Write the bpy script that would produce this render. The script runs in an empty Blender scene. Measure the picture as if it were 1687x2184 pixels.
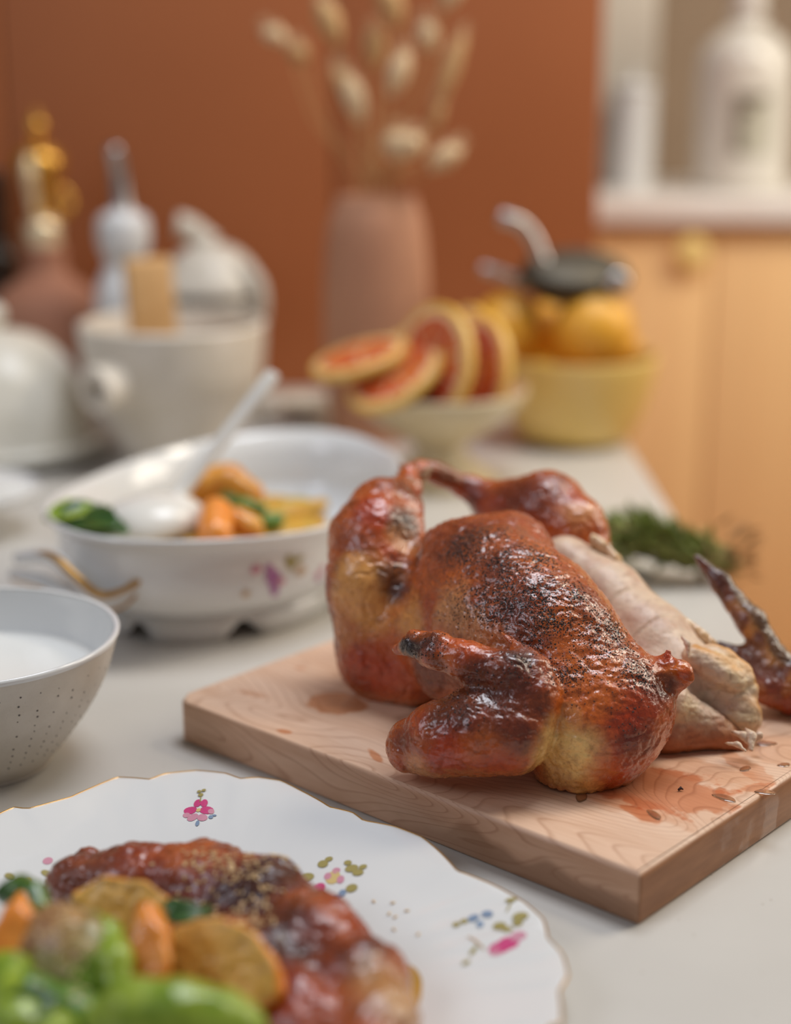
import bpy, bmesh, math, random
import numpy as np
from mathutils import Vector, Matrix
random.seed(7)
rng = np.random.RandomState(7)
SC = bpy.context.scene
COL = SC.collection
PI = math.pi

# ---------------- camera, world, lights, exposure ----------------
cam_d = bpy.data.cameras.new('camera'); cam = bpy.data.objects.new('camera', cam_d); COL.objects.link(cam)
cam.location = (0, 0, .5); cam.rotation_euler = (math.radians(90-15.3), 0, 0)
cam_d.sensor_fit = 'VERTICAL'; cam_d.sensor_height = 36.0; cam_d.lens = 36.0*3370/2184
cam_d.dof.use_dof = True; cam_d.dof.focus_distance = 1.075; cam_d.dof.aperture_fstop = 1.75
cam_d.clip_start = .05
SC.camera = cam
W = bpy.data.worlds.new('world'); SC.world = W; W.use_nodes = True
bg = W.node_tree.nodes['Background']; bg.inputs[0].default_value = (.97, .97, 1.0, 1); bg.inputs[1].default_value = .17
def area(name, loc, target, size, power, col):
    d = bpy.data.lights.new(name, 'AREA'); d.shape = 'RECTANGLE'; d.size, d.size_y = size; d.energy = power; d.color = col
    o = bpy.data.objects.new(name, d); COL.objects.link(o); o.location = loc
    o.rotation_euler = (Vector(target)-Vector(loc)).to_track_quat('-Z', 'Y').to_euler()
    return o
area('skylight', (.35, 1.62, 2.3), (.0, 1.25, 0), (1.1, .8), 37, (.88, .92, 1.0))
area('window_light_right', (2.5, 2.2, 1.3), (.1, 1.8, .05), (1.2, 1.2), 33, (1.0, .89, .74))
area('window_light_left', (-1.9, .2, 1.7), (.0, 1.15, .05), (1.0, 1.0), 15, (.84, .87, 1.0))
area('cabinet_fill', (1.7, 1.9, 2.3), (1.2, 3.1, -.2), (.8, .8), 36, (1.0, .89, .72))  # added fill lamp, brightens the apricot cabinets
SC.view_settings.view_transform = 'Standard'; SC.view_settings.look = 'None'
SC.view_settings.gamma = 1; SC.view_settings.exposure = -.16; SC.view_settings.use_curve_mapping = False

# ---------------- helpers ----------------
def mesh(name, verts, faces, mat=None, parent=None, smooth=True, col=None, normals=None):
    me = bpy.data.meshes.new(name)
    verts = np.asarray(verts, dtype=np.float64); 
    if isinstance(faces, np.ndarray):
        me.vertices.add(len(verts)); me.vertices.foreach_set('co', verts.ravel())
        n, k = faces.shape
        me.loops.add(n*k); me.loops.foreach_set('vertex_index', faces.ravel().astype(np.int32))
        me.polygons.add(n); me.polygons.foreach_set('loop_start', np.arange(0, n*k, k, dtype=np.int32))
        me.update(calc_edges=True); me.validate()
    else:
        me.from_pydata([tuple(v) for v in verts], [], [tuple(f) for f in faces]); me.update()
    if smooth: me.polygons.foreach_set('use_smooth', [True]*len(me.polygons))
    if col is not None:
        a = me.color_attributes.new('Col', 'FLOAT_COLOR', 'POINT')
        c = np.ones((len(verts), 4)); c[:, :col.shape[1]] = col; a.data.foreach_set('color', c.ravel())
    if normals is not None: me.normals_split_custom_set_from_vertices([tuple(n) for n in normals])
    if mat: me.materials.append(mat)
    o = bpy.data.objects.new(name, me); COL.objects.link(o)
    if parent: o.parent = parent
    return o
def thing(name, label, cat, loc=(0, 0, 0), group=None, rot=0):
    o = bpy.data.objects.new(name, None); COL.objects.link(o); o.location = loc; o.rotation_euler = (0, 0, rot)
    o['label'] = label; o['category'] = cat
    if group: o['group'] = group
    return o
def tag(o, label, cat, group=None):
    o['label'] = label; o['category'] = cat
    if group: o['group'] = group
    return o
def structure(o): o['kind'] = 'structure'; return o
def box_vf(lo, hi):
    x0, y0, z0 = lo; x1, y1, z1 = hi
    return ([(x0,y0,z0),(x1,y0,z0),(x1,y1,z0),(x0,y1,z0),(x0,y0,z1),(x1,y0,z1),(x1,y1,z1),(x0,y1,z1)],
            [(0,3,2,1),(4,5,6,7),(0,1,5,4),(1,2,6,5),(2,3,7,6),(3,0,4,7)])
def box(name, lo, hi, mat, parent=None, bevel=0, smooth=False):
    v, f = box_vf(lo, hi)
    o = mesh(name, v, f, mat, parent, smooth)
    if bevel:
        bm = bmesh.new(); bm.from_mesh(o.data)
        bmesh.ops.bevel(bm, geom=bm.edges[:], offset=bevel, segments=3, profile=.5, affect='EDGES')
        for fc in bm.faces: fc.smooth = True
        bm.to_mesh(o.data); bm.free()
    return o
def lathe_vf(prof, seg=64, mod=None, center=(0, 0, 0)):
    """prof: list of (r, z); mod(theta, i, r, z) -> (x, y, z)"""
    V = []; F = []; n = len(prof)
    for j in range(seg):
        t = 2*PI*j/seg
        for i, (r, z) in enumerate(prof):
            x, y, zz = mod(t, i, r, z) if mod else (r*math.cos(t), r*math.sin(t), z)
            V.append((x+center[0], y+center[1], zz+center[2]))
    for j in range(seg):
        k = (j+1) % seg
        for i in range(n-1): F.append((j*n+i, k*n+i, k*n+i+1, j*n+i+1))
    return V, F
def curve_prof(pts, sub=6):
    """Catmull-Rom through (r, z) points"""
    out = []; P_ = [pts[0]]+list(pts)+[pts[-1]]
    for i in range(1, len(P_)-2):
        p0, p1, p2, p3 = [np.array(P_[i+k], float) for k in (-1, 0, 1, 2)]
        for s in range(sub):
            t = s/sub
            out.append(tuple(.5*((2*p1)+(-p0+p2)*t+(2*p0-5*p1+4*p2-p3)*t*t+(-p0+3*p1-3*p2+p3)*t**3)))
    out.append(tuple(pts[-1]))
    return [(max(o[0], 0) if len(o) == 2 else o[0],)+tuple(o[1:]) for o in out] if len(pts[0]) == 2 else out
def lathe(name, pts, mat, parent=None, seg=64, sub=5, mod=None, center=(0, 0, 0)):
    V, F = lathe_vf(curve_prof(pts, sub), seg, mod, center)
    o = mesh(name, V, F, mat, parent)
    bm = bmesh.new(); bm.from_mesh(o.data); bmesh.ops.remove_doubles(bm, verts=bm.verts, dist=1e-6)
    bmesh.ops.recalc_face_normals(bm, faces=bm.faces); bm.to_mesh(o.data); bm.free()
    return o
def tube_vf(path, radii, seg=12):
    path = [np.array(p, float) for p in path]; n = len(path); V = []; F = []
    up = np.array([0, 0, 1.])
    prev = None
    for i, p in enumerate(path):
        d = path[min(i+1, n-1)]-path[max(i-1, 0)]; d /= np.linalg.norm(d)+1e-12
        if prev is None:
            s = np.cross(d, up)
            if np.linalg.norm(s) < 1e-3: s = np.cross(d, (1, 0, 0))
        else: s = prev-d*(prev @ d)
        s /= np.linalg.norm(s); prev = s; u = np.cross(s, d)
        r = radii[i] if hasattr(radii, '__len__') else radii
        ra, rb = r if hasattr(r, '__len__') else (r, r)
        for k in range(seg):
            a = 2*PI*k/seg; V.append(tuple(p+s*ra*math.cos(a)+u*rb*math.sin(a)))
    for i in range(n-1):
        for k in range(seg):
            l = (k+1) % seg; F.append((i*seg+k, i*seg+l, (i+1)*seg+l, (i+1)*seg+k))
    F.append(tuple(range(seg))[::-1]); F.append(tuple((n-1)*seg+k for k in range(seg)))
    return V, F
def spline(pts, sub=6): return curve_prof([tuple(p) for p in pts], sub)
def tube(name, path, radii, mat, parent=None, seg=12, sub=0):
    if sub:
        m = len(path); path2 = spline(path, sub)
        rr = [radii]*m if not hasattr(radii, '__len__') else radii
        xs_ = np.linspace(0, m-1, len(path2))
        if hasattr(rr[0], '__len__'): radii = list(zip(*[np.interp(xs_, range(m), [q_[c_] for q_ in rr]) for c_ in (0, 1)]))
        else: radii = list(np.interp(xs_, range(m), rr))
        path = path2
    V, F = tube_vf(path, radii, seg)
    return mesh(name, V, F, mat, parent)
def join_vf(parts):
    V = []; F = []
    for v, f in parts:
        n = len(V); V += list(v); F += [tuple(i+n for i in q) for q in f]
    return V, F
def sdf_obj(name, fn, lo, hi, h, mat, parent=None, disp=None, colf=None):
    v, q = nets(fn, lo, hi, h); N = vnormals(v, q)
    if disp: v = v+N*disp(v)[:, None]
    col = colf(v, N) if colf else None
    return mesh(name, v, q, mat, parent, True, col)

# ---------------- materials ----------------
class NT:
    def __init__(s, name):
        s.m = bpy.data.materials.new(name); s.m.use_nodes = True; s.t = s.m.node_tree; s.n = s.t.nodes
        s.b = s.n['Principled BSDF']; s.L = s.t.links.new
    def new(s, typ, **kw):
        n = s.n.new(typ)
        for k, v in kw.items(): setattr(n, k, v)
        return n
    def coord(s, scale=(1, 1, 1), loc=(0, 0, 0), rot=(0, 0, 0), out='Object'):
        t = s.new('ShaderNodeTexCoord'); m = s.new('ShaderNodeMapping')
        m.inputs['Location'].default_value = loc; m.inputs['Rotation'].default_value = rot; m.inputs['Scale'].default_value = scale
        s.L(t.outputs[out], m.inputs[0]); return m.outputs[0]
    def noise(s, co, scale, detail=4, rough=.55, dist=0):
        n = s.new('ShaderNodeTexNoise'); n.inputs['Scale'].default_value = scale; n.inputs['Detail'].default_value = detail
        n.inputs['Roughness'].default_value = rough; n.inputs['Distortion'].default_value = dist
        if co is not None: s.L(co, n.inputs['Vector'])
        return n.outputs['Fac']
    def ramp(s, fac, stops):
        r = s.new('ShaderNodeValToRGB'); e = r.color_ramp.elements
        while len(e) < len(stops): e.new(.5)
        for k, (p, c) in enumerate(stops):
            e[k].position = p; e[k].color = (c if hasattr(c, '__len__') else (c, c, c))[:3]+(1,) if hasattr(c, '__len__') else (c, c, c, 1)
        s.L(fac, r.inputs[0]); return r.outputs[0]
    def mix(s, fac, a, b, blend='MIX'):
        m = s.new('ShaderNodeMix'); m.data_type = 'RGBA'; m.blend_type = blend
        for sock, val in ((m.inputs[0], fac), (m.inputs[6], a), (m.inputs[7], b)):
            if isinstance(val, (int, float)): sock.default_value = val
            elif isinstance(val, tuple): sock.default_value = val[:3]+(1,)
            else: s.L(val, sock)
        return m.outputs[2]
    def math(s, op, a, b=0., clamp=False):
        m = s.new('ShaderNodeMath'); m.operation = op; m.use_clamp = clamp
        for i, v in enumerate((a, b)):
            if isinstance(v, (int, float)): m.inputs[i].default_value = v
            else: s.L(v, m.inputs[i])
        return m.outputs[0]
    def set(s, **kw):
        names = dict(color='Base Color', rough='Roughness', metal='Metallic', sss='Subsurface Weight', coat='Coat Weight', coatr='Coat Roughness', trans='Transmission Weight', ior='IOR', sheen='Sheen Weight', spec='Specular IOR Level', alpha='Alpha')
        for k, v in kw.items():
            i = s.b.inputs[names[k]]
            if isinstance(v, (int, float)): i.default_value = v
            elif isinstance(v, tuple): i.default_value = v[:3]+(1,)
            else: s.L(v, i)
        return s
    def bump(s, h, strength=.5, dist=.001):
        b = s.new('ShaderNodeBump'); b.inputs['Strength'].default_value = strength; b.inputs['Distance'].default_value = dist
        s.L(h, b.inputs['Height']); s.L(b.outputs[0], s.b.inputs['Normal']); return s
def plain(name, col, rough=.5, **kw): return NT(name).set(color=col, rough=rough, **kw).m
def noisy(name, ca, cb, scale, rough=.5, bump=0, bscale=None, detail=4, lo=.35, hi=.65, bdist=.001, **kw):
    s = NT(name); co = s.coord(); n = s.noise(co, scale, detail)
    s.set(color=s.ramp(n, [(lo, ca), (hi, cb)]), rough=rough, **kw)
    if bump: s.bump(s.noise(co, bscale or scale*4, 4), bump, bdist)
    return s.m
def srgb(r, g, b):
    return tuple(((c/255)/12.92 if c <= 10.3 else (((c/255)+.055)/1.055)**2.4) for c in (r, g, b))
M = {}
M['porcelain'] = plain('white_porcelain', (.76, .76, .74), .12, coat=.4)
M['ladle'] = plain('cream_porcelain', (.78, .75, .68), .18)
M['cream'] = noisy('cream_glaze', (.66, .60, .50), (.72, .67, .57), 30, .38)
M['dome'] = noisy('cream_cloche_glaze', (.70, .66, .55), (.76, .72, .62), 20, .3)
M['stone'] = noisy('buff_stoneware', (.70, .63, .52), (.78, .71, .61), 25, .45, bump=.2, bscale=200)
M['pedestal'] = noisy('buff_pedestal_glaze', (.62, .50, .30), (.68, .57, .37), 20, .3)
M['yellow'] = noisy('pale_yellow_glaze', (.82, .58, .17), (.86, .62, .21), 15, .22)
M['gold'] = plain('gilding', (.50, .27, .07), .32, metal=.6)
M['brass'] = plain('brass', (.80, .55, .20), .22, metal=1.0)
M['steel'] = plain('brushed_steel', (.50, .48, .47), .28, metal=1.0)
M['darkmetal'] = plain('dark_cast_metal', (.10, .085, .06), .5, metal=.5)
M['clay'] = noisy('terracotta_clay', (.36, .15, .085), (.42, .19, .11), 12, .75)
M['vase'] = noisy('matte_pink_terracotta', (.46, .22, .125), (.52, .26, .15), 10, .8)
M['darkglass'] = plain('dark_brown_glass', (.025, .014, .008), .12)
M['pestle'] = noisy('pale_beech', (.66, .38, .15), (.74, .45, .20), 40, .55)
M['orange'] = noisy('orange_peel', (.80, .38, .03), (.86, .44, .045), 60, .38, bump=.3, bscale=350)
M['lemon'] = noisy('lemon_peel', (.82, .47, .03), (.85, .52, .05), 60, .35, bump=.3, bscale=350)
M['rind'] = noisy('citrus_rind', (.88, .48, .07), (.92, .60, .16), 60, .4)
M['pith'] = plain('citrus_pith', (.86, .56, .30), .55)
M['bloodflesh'] = noisy('blood_orange_flesh', (.55, .04, .03), (.72, .20, .03), 25, .22)
M['plume'] = noisy('dry_grass_plume', (.72, .50, .28), (.80, .61, .38), 80, .9)
M['plume2'] = noisy('tan_grass_plume', (.55, .32, .13), (.62, .38, .17), 80, .9)
M['straw'] = plain('straw_stem', (.50, .27, .10), .8)
M['milk'] = plain('white_sauce', (.82, .81, .76), .25)
M['sesame'] = noisy('sesame_seed', (.62, .40, .17), (.76, .56, .30), 900, .4)
M['carrot'] = noisy('carrot', (.83, .25, .03), (.88, .32, .05), 120, .28, bump=.2, bscale=300, coat=.3)
M['herb'] = noisy('dark_herb', (.02, .06, .012), (.05, .12, .02), 120, .3)
M['green'] = noisy('bright_green_pepper', (.18, .29, .015), (.36, .46, .05), 60, .32, coat=.15)
M['tgreen'] = noisy('thyme_green', (.20, .27, .05), (.38, .42, .13), 200, .6)
M['tstem'] = plain('thyme_stem', (.40, .38, .12), .6)
M['twig'] = plain('brown_twig', (.30, .16, .07), .7)
def vcol(name, rough=.3, bump=.5, bscale=600, bdist=.0006, coat=.3, sss=0.):
    s = NT(name); a = s.new('ShaderNodeVertexColor', layer_name='Col'); co = s.coord()
    n = s.noise(co, 260, 5, .6)
    c = s.mix(.45, a.outputs[0], s.ramp(n, [(.25, .45), (.5, .9), (.75, 1.0)]), 'MULTIPLY')
    s.set(color=c, rough=rough, coat=coat, coatr=.12, sss=sss)
    if sss: s.b.inputs['Subsurface Radius'].default_value = (.006, .003, .0015); s.b.inputs['Subsurface Scale'].default_value = 1
    s.bump(s.noise(co, bscale, 5, .6), bump, bdist); return s.m
M['veg'] = vcol('roast_vegetable', .3)
M['meat'] = vcol('white_meat', .42, .5, 380, .0009, .12, .15)
def s_nz(s, co):
    n = s.new('ShaderNodeTexNoise'); n.inputs['Scale'].default_value = 300; s.L(co, n.inputs['Vector']); return n.outputs['Color']
def skin_material():
    s = NT('roasted_skin'); a = s.new('ShaderNodeVertexColor', layer_name='Col'); co = s.coord()
    n = s.noise(co, 120, 6, .62, .6); n2 = s.noise(co, 420, 5, .65, .3)
    c = s.mix(.55, a.outputs[0], s.ramp(n, [(.30, (.50, .32, .24)), (.5, (.98, .93, .9)), (.68, (1.0, 1.0, 1.0))]), 'MULTIPLY')
    c = s.mix(.4, c, s.ramp(n2, [(.32, (.35, .22, .2)), (.5, (1., 1., 1.))]), 'MULTIPLY')
    v = s.new('ShaderNodeTexVoronoi'); v.inputs['Scale'].default_value = 620; s.L(s.mix(.0035, co, s_nz(s, co)), v.inputs['Vector'])
    big = s.noise(co, 60, 3)
    th = s.math('MULTIPLY', s.math('MULTIPLY', a.outputs[1], .52), s.math('ADD', big, .45))
    pep = s.math('MULTIPLY', s.math('SUBTRACT', th, v.outputs['Distance']), 9, True)
    c = s.mix(pep, c, (.016, .009, .007))
    crust = s.noise(co, 520, 5, .7, .8); c = s.mix(s.math('MULTIPLY', s.ramp(crust, [(.46, 0.), (.56, 1.)]), s.math('MULTIPLY', a.outputs[1], .5)), c, (.060, .020, .010))
    s.set(color=c, rough=s.ramp(s.noise(co, 200, 3), [(.35, .12), (.65, .34)]), coat=.8, coatr=.09, sss=.06, spec=.42)
    s.b.inputs['Subsurface Radius'].default_value = (.005, .002, .001); s.b.inputs['Subsurface Scale'].default_value = 1
    h = s.math('ADD', s.math('MULTIPLY', s.noise(co, 190, 4, .55, 1.0), .9), s.math('MULTIPLY', s.noise(s.coord(scale=(1.0, .35, 1.0), rot=(0, 0, .6)), 260, 3, .55, 1.2), .6))
    h = s.math('ADD', h, s.math('MULTIPLY', pep, .5))
    s.bump(h, .7, .0014)
    cb = s.new('ShaderNodeBump'); cb.inputs['Strength'].default_value = .7; cb.inputs['Distance'].default_value = .0014
    s.L(s.noise(co, 125, 3, .55, .8), cb.inputs['Height']); s.L(cb.outputs[0], s.b.inputs['Coat Normal']); return s.m
M['skin'] = skin_material()

# ---------- numpy implicit-surface toolkit ----------
def _hash(ix, iy, iz, s):
    h = (ix.astype(np.int64)*374761393 + iy.astype(np.int64)*668265263 + iz.astype(np.int64)*2147483647 + s*1274126177) & 0xFFFFFFFF
    h = ((h ^ (h >> 13))*1274126177) & 0xFFFFFFFF
    h = ((h ^ (h >> 16))*2246822519) & 0xFFFFFFFF
    return ((h ^ (h >> 15)) & 0xFFFFFF)/float(0xFFFFFF)
def vnoise(p, freq, seed=0):
    q = np.asarray(p, dtype=np.float64)*freq + 100.0
    i = np.floor(q).astype(np.int64); f = q - i; f = f*f*(3-2*f)
    out = 0
    for dx in (0, 1):
        wx = f[:, 0] if dx else 1-f[:, 0]
        for dy in (0, 1):
            wy = f[:, 1] if dy else 1-f[:, 1]
            for dz in (0, 1):
                wz = f[:, 2] if dz else 1-f[:, 2]
                out = out + wx*wy*wz*_hash(i[:, 0]+dx, i[:, 1]+dy, i[:, 2]+dz, seed)
    return out*2-1
def fbm(p, freq, octs=3, seed=0):
    o = 0; a = 1.; t = 0
    for k in range(octs):
        o = o + a*vnoise(p, freq*2**k, seed+17*k); t += a; a *= .5
    return o/t
def cone(P, a, b, ra, rb):
    a = np.array(a, np.float32); b = np.array(b, np.float32); ab = b-a
    h = np.clip(((P-a) @ ab)/max(float(ab @ ab), 1e-12), 0, 1)
    return np.linalg.norm(P-a-h[..., None]*ab, axis=-1) - (ra+(rb-ra)*h)
def basis(d, up=(0, 0, 1)):
    d = np.array(d, float); d /= np.linalg.norm(d)
    s = np.cross(d, up); s /= np.linalg.norm(s); u = np.cross(s, d)
    return np.array([d, s, u])
def ell(P, c, r, B=None):
    q = P-np.array(c, np.float32)
    if B is not None: q = q @ B.T.astype(np.float32)
    r = np.array(r, np.float32)
    k0 = np.linalg.norm(q/r, axis=-1); k1 = np.linalg.norm(q/(r*r), axis=-1)+1e-9
    return k0*(k0-1)/k1
def smin(a, b, k):
    h = np.clip(.5+.5*(b-a)/k, 0, 1)
    return b+(a-b)*h-k*h*(1-h)
def smax(a, b, k): return -smin(-a, -b, k)
def nets(f, lo, hi, h):
    lo = np.array(lo, np.float32); n = [int(math.ceil((hi[i]-lo[i])/h))+1 for i in range(3)]
    ax = [lo[i]+h*np.arange(n[i], dtype=np.float32) for i in range(3)]
    G = np.stack(np.meshgrid(*ax, indexing='ij'), -1)
    V = f(G).astype(np.float32); del G
    S = V < 0
    c = [m-1 for m in n]
    def sub(A, o): return A[o[0]:o[0]+c[0], o[1]:o[1]+c[1], o[2]:o[2]+c[2]]
    cnt = np.zeros(c, np.int16)
    for o in [(x, y, z) for x in (0, 1) for y in (0, 1) for z in (0, 1)]: cnt += sub(S, o)
    act = (cnt > 0) & (cnt < 8)
    idx = -np.ones(c, np.int64); ii = np.argwhere(act); idx[act] = np.arange(len(ii))
    pos = np.zeros((len(ii), 3)); num = np.zeros(len(ii))
    cs = [(x, y, z) for x in (0, 1) for y in (0, 1) for z in (0, 1)]
    for o in cs:
        for k in range(3):
            if o[k]: continue
            p = list(o); p[k] = 1
            va = V[ii[:, 0]+o[0], ii[:, 1]+o[1], ii[:, 2]+o[2]]; vb = V[ii[:, 0]+p[0], ii[:, 1]+p[1], ii[:, 2]+p[2]]
            m = (va < 0) != (vb < 0)
            t = np.where(m, va/np.where(m, va-vb, 1), 0)
            q = np.array(o, float)[None, :].repeat(len(ii), 0); q[:, k] += t
            pos += q*m[:, None]; num += m
    verts = (ii+pos/np.maximum(num, 1)[:, None])*h+lo
    quads = []
    for k in range(3):
        a, b = [(1, 2), (2, 0), (0, 1)][k]
        sl0 = [slice(None)]*3; sl1 = [slice(None)]*3; sl0[k] = slice(0, -1); sl1[k] = slice(1, None)
        s0 = S[tuple(sl0)]; s1 = S[tuple(sl1)]
        e = np.argwhere(s0 != s1)
        e = e[(e[:, a] > 0) & (e[:, b] > 0) & (e[:, a] < n[a]-1) & (e[:, b] < n[b]-1)]
        ins = s0[e[:, 0], e[:, 1], e[:, 2]]
        def at_(da, db):
            g = e.copy(); g[:, a] -= da; g[:, b] -= db
            return idx[g[:, 0], g[:, 1], g[:, 2]]
        q = np.stack([at_(1, 1), at_(0, 1), at_(0, 0), at_(1, 0)], 1)
        q[~ins] = q[~ins][:, ::-1]
        quads.append(q)
    quads = np.concatenate(quads); quads = quads[(quads >= 0).all(1)]
    return verts, quads
def vnormals(v, q):
    fn = np.cross(v[q[:, 2]]-v[q[:, 0]], v[q[:, 3]]-v[q[:, 1]])
    N = np.zeros_like(v)
    for k in range(4):
        for d in range(3): N[:, d] += np.bincount(q[:, k], fn[:, d], len(v))
    return N/(np.linalg.norm(N, axis=1)[:, None]+1e-12)

# ---------------- the room ----------------
def paint(name, ca, cb, scale=2, rough=.55):
    s = NT(name); co = s.coord(); n = s.noise(co, scale, 3); s.set(color=s.ramp(n, [(.3, ca), (.7, cb)]), rough=rough)
    s.bump(s.noise(co, 300, 3), .05, .0005); return s.m
M['terracotta_paint'] = paint('terracotta_paint', (.33, .092, .022), (.365, .108, .028), 1.5, .6)
M['apricot'] = paint('apricot_cabinet_paint', (.92, .60, .28), (.95, .63, .30), 1.5, .6)
M['wallpaint'] = paint('warm_white_paint', (.66, .60, .50), (.69, .63, .53), 2, .7)
M['niche'] = paint('niche_shadow_brown', (.25, .175, .115), (.29, .205, .135), 3, .7)  # brown tone stands in for the shadow behind the jug
M['counter'] = noisy('white_stone_counter', (.86, .81, .74), (.89, .85, .79), 12, .35)
def quartz():
    s = NT('pale_quartz'); co = s.coord(); n = s.noise(co, 6, 4)
    c = s.ramp(n, [(.3, (.57, .54, .49)), (.7, (.61, .58, .53))])
    v = s.new('ShaderNodeTexVoronoi'); v.inputs['Scale'].default_value = 160; s.L(co, v.inputs['Vector'])
    w = s.new('ShaderNodeSeparateColor'); s.L(v.outputs['Color'], w.inputs[0])
    sp = s.math('MULTIPLY', s.math('LESS_THAN', v.outputs['Distance'], .13), s.math('GREATER_THAN', w.outputs[0], .90))
    c = s.mix(s.math('MULTIPLY', sp, .7), c, (.36, .30, .24))
    s.set(color=c, rough=.33); return s.m
M['quartz'] = quartz()
def floor_mat():
    s = NT('oak_floor'); co = s.coord(scale=(1, 14, 1)); n = s.noise(co, 3, 5)
    s.set(color=s.ramp(n, [(.3, (.42, .20, .07)), (.7, (.54, .28, .11))]), rough=.4); return s.m
M['oak'] = floor_mat()
fl = structure(box('floor', (-3.2, -1.2, -.80), (3.4, 3.8, -.775), M['oak']))
fv, ff = box_vf((-.74, -.058, -.0125), (.74, .058, .0125))
plank_me = None
for r in range(34):
    for k in range(3):
        x = -2.2+k*1.49+(r % 3)*.42; y = .2+r*.1195
        if y > 3.6: continue
        if plank_me is None:
            o = box('floor_plank', (-.74, -.058, -.0125), (.74, .058, .0125), M['oak'], fl, .0015); plank_me = o.data
        else:
            o = bpy.data.objects.new('floor_plank', plank_me); COL.objects.link(o); o.parent = fl
        o.location = (x, y, -.7625)
structure(box('wall_back', (-3.2, 3.72, -.80), (3.4, 3.84, 2.3), M['wallpaint']))
# tall terracotta cupboard that backs the worktop
XE = (0.3328, 2.62, 0.4051)[0]
tall = thing('tall_cupboard', 'tall terracotta painted cupboard behind the vase and the pots', 'cupboard', (0, 2.62, -.75))
box('carcass', (-1.7, .022, 0), (XE, .44, 2.0), M['terracotta_paint'], tall, .002)
xs = [-1.69, -1.16, -.63, -.10, XE-.002]
for i in range(4):
    p = box('door_panel', (xs[i]+.002, 0, .08), (xs[i+1]-.002, .021, 1.99), M['terracotta_paint'], tall, .003)
M['knobbrass'] = plain('satin_brass_knob', (.92, .70, .26), .5, metal=.1)
# kitchen counter on the right, beyond the gap
CT = .5-.0705*3.1
base = thing('base_cabinet', 'apricot base cabinet below the white counter with a round brass knob', 'cabinet', (0, 3.1, -.75))
box('carcass', (.30, .022, .08), (2.6, .6, CT+.75-.052), M['apricot'], base, .002)
box('plinth', (.30, .06, 0), (2.6, .6, .079), M['apricot'], base)
ys = [.302, (0.5764, 3.1, 0.1743)[0]+.045, 1.00, 1.5, 2.0, 2.59]
for i in range(5):
    d = thing_part = box('door', (ys[i]+.002, 0, .085), (ys[i+1]-.002, .021, CT+.75-.056), M['apricot'], base, .003)
    n = 4
    for k in range(1, n):
        xx = ys[i]+(ys[i+1]-ys[i])*k/n
        box('bead', (xx-.0025, -.0012, .10), (xx+.0025, .001, CT+.75-.07), M['apricot'], d, .0008)
    if i == 0:
        kx, ky, kz = (0.5727, 3.08, 0.1764)
        lathe('knob', [(0.0, 0), (.018, 0), (.014, .008), (.029, .015), (.032, .021), (.026, .026), (0, .028)], M['knobbrass'], d, 24, 4,
              mod=lambda t, i_, r, z: (r*math.cos(t)+kx, -z, r*math.sin(t)+kz+.75))
wt = tag(box('white_counter', (.30, 3.07, CT-.05), (2.62, 3.719, CT), M['counter'], None, .004), 'white stone counter along the far wall on the right', 'counter')
# niche / splashback
structure(box('trim_1', (.31, 3.68, CT+.001), (2.6, 3.7195, 1.6), M['niche']))
structure(box('trim_2', ((0.4189, 3.3, 0.4727)[0]-.12, 3.44, CT+.001), ((0.5488, 3.45, 0.4714)[0], 3.679, 1.6), M['wallpaint'], None, .004))
# the worktop that everything stands on, and the cupboard it covers
tag(box('worktop', (-1.5, .20, -.032), (.3315, 2.619, 0), M['quartz'], None, .003), 'pale speckled stone worktop carrying all the food and dishes', 'worktop')
isl = thing('island_cabinet', 'terracotta cabinet hidden beneath the pale stone worktop', 'cabinet', (0, 0, -.775+.025))
box('carcass', (-1.46, .26, .08), (.29, 2.60, .716), M['terracotta_paint'], isl, .002)
box('plinth', (-1.42, .32, 0), (.25, 2.45, .08), M['terracotta_paint'], isl)

# ---------------- jug and canister on the far counter ----------------
def revolve(name, label, cat, parts, loc, group=None):
    t = thing(name, label, cat, loc, group)
    for nm, pts, mt in parts: lathe(nm, pts, M[mt], t, 48, 4)
    return t
s_ = NT('jug_glass'); s_.set(color=(.72, .68, .60), rough=.15, coat=.5); M['jug'] = s_.m
M['jugcap'] = plain('jug_stopper_glass', (.80, .76, .70), .12)
jx = (0.7095, 3.33, 0.2849)[0]; jw = 0.0966
k = jw/.1
jug = revolve('glass_jug', 'big pale round-shouldered jug with a dark printed label on far counter', 'jug',
   [('body', [(0, .0005), (.085, .0005), (.098, .012), (.100, .05), (.100, .24), (.088, .295), (.055, .330), (.032, .345), (.030, .37), (.026, .37), (.026, .345), (0, .34)], 'jug'),
    ('collar', [(.0315, .352), (.037, .356), (.037, .368), (.0315, .372)], 'jugcap'),
    ('stopper', [(0, .36), (.024, .372), (.030, .385), (.036, .41), (.026, .432), (0, .438)], 'jugcap')], (jx, 3.33, CT+.0005))
jug.scale = (k, k, k*.98)
M['label'] = plain('jug_label_cream', (.50, .48, .38), .6); M['ink'] = plain('dark_ink', (.13, .09, .06), .6)
def cyl_patch(name, r, a0, a1, z0, z1, mt, parent, th=.0006):
    V = []; F = []; n = 14
    for i in range(n+1):
        a = a0+(a1-a0)*i/n
        for rr in (r, r+th):
            for z in (z0, z1): V.append((rr*math.cos(a), rr*math.sin(a), z))
    for i in range(n):
        b = 4*i; c2 = b+4
        F += [(b+2, c2+2, c2+3, b+3), (b, b+1, c2+1, c2), (b+1, b+3, c2+3, c2+1), (b, c2, c2+2, b+2)]
    return mesh(name, V, F, mt, parent, False)
lb = cyl_patch('label', .1005, -PI/2-.42, -PI/2+.42, .075, .205, M['label'], jug)
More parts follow.
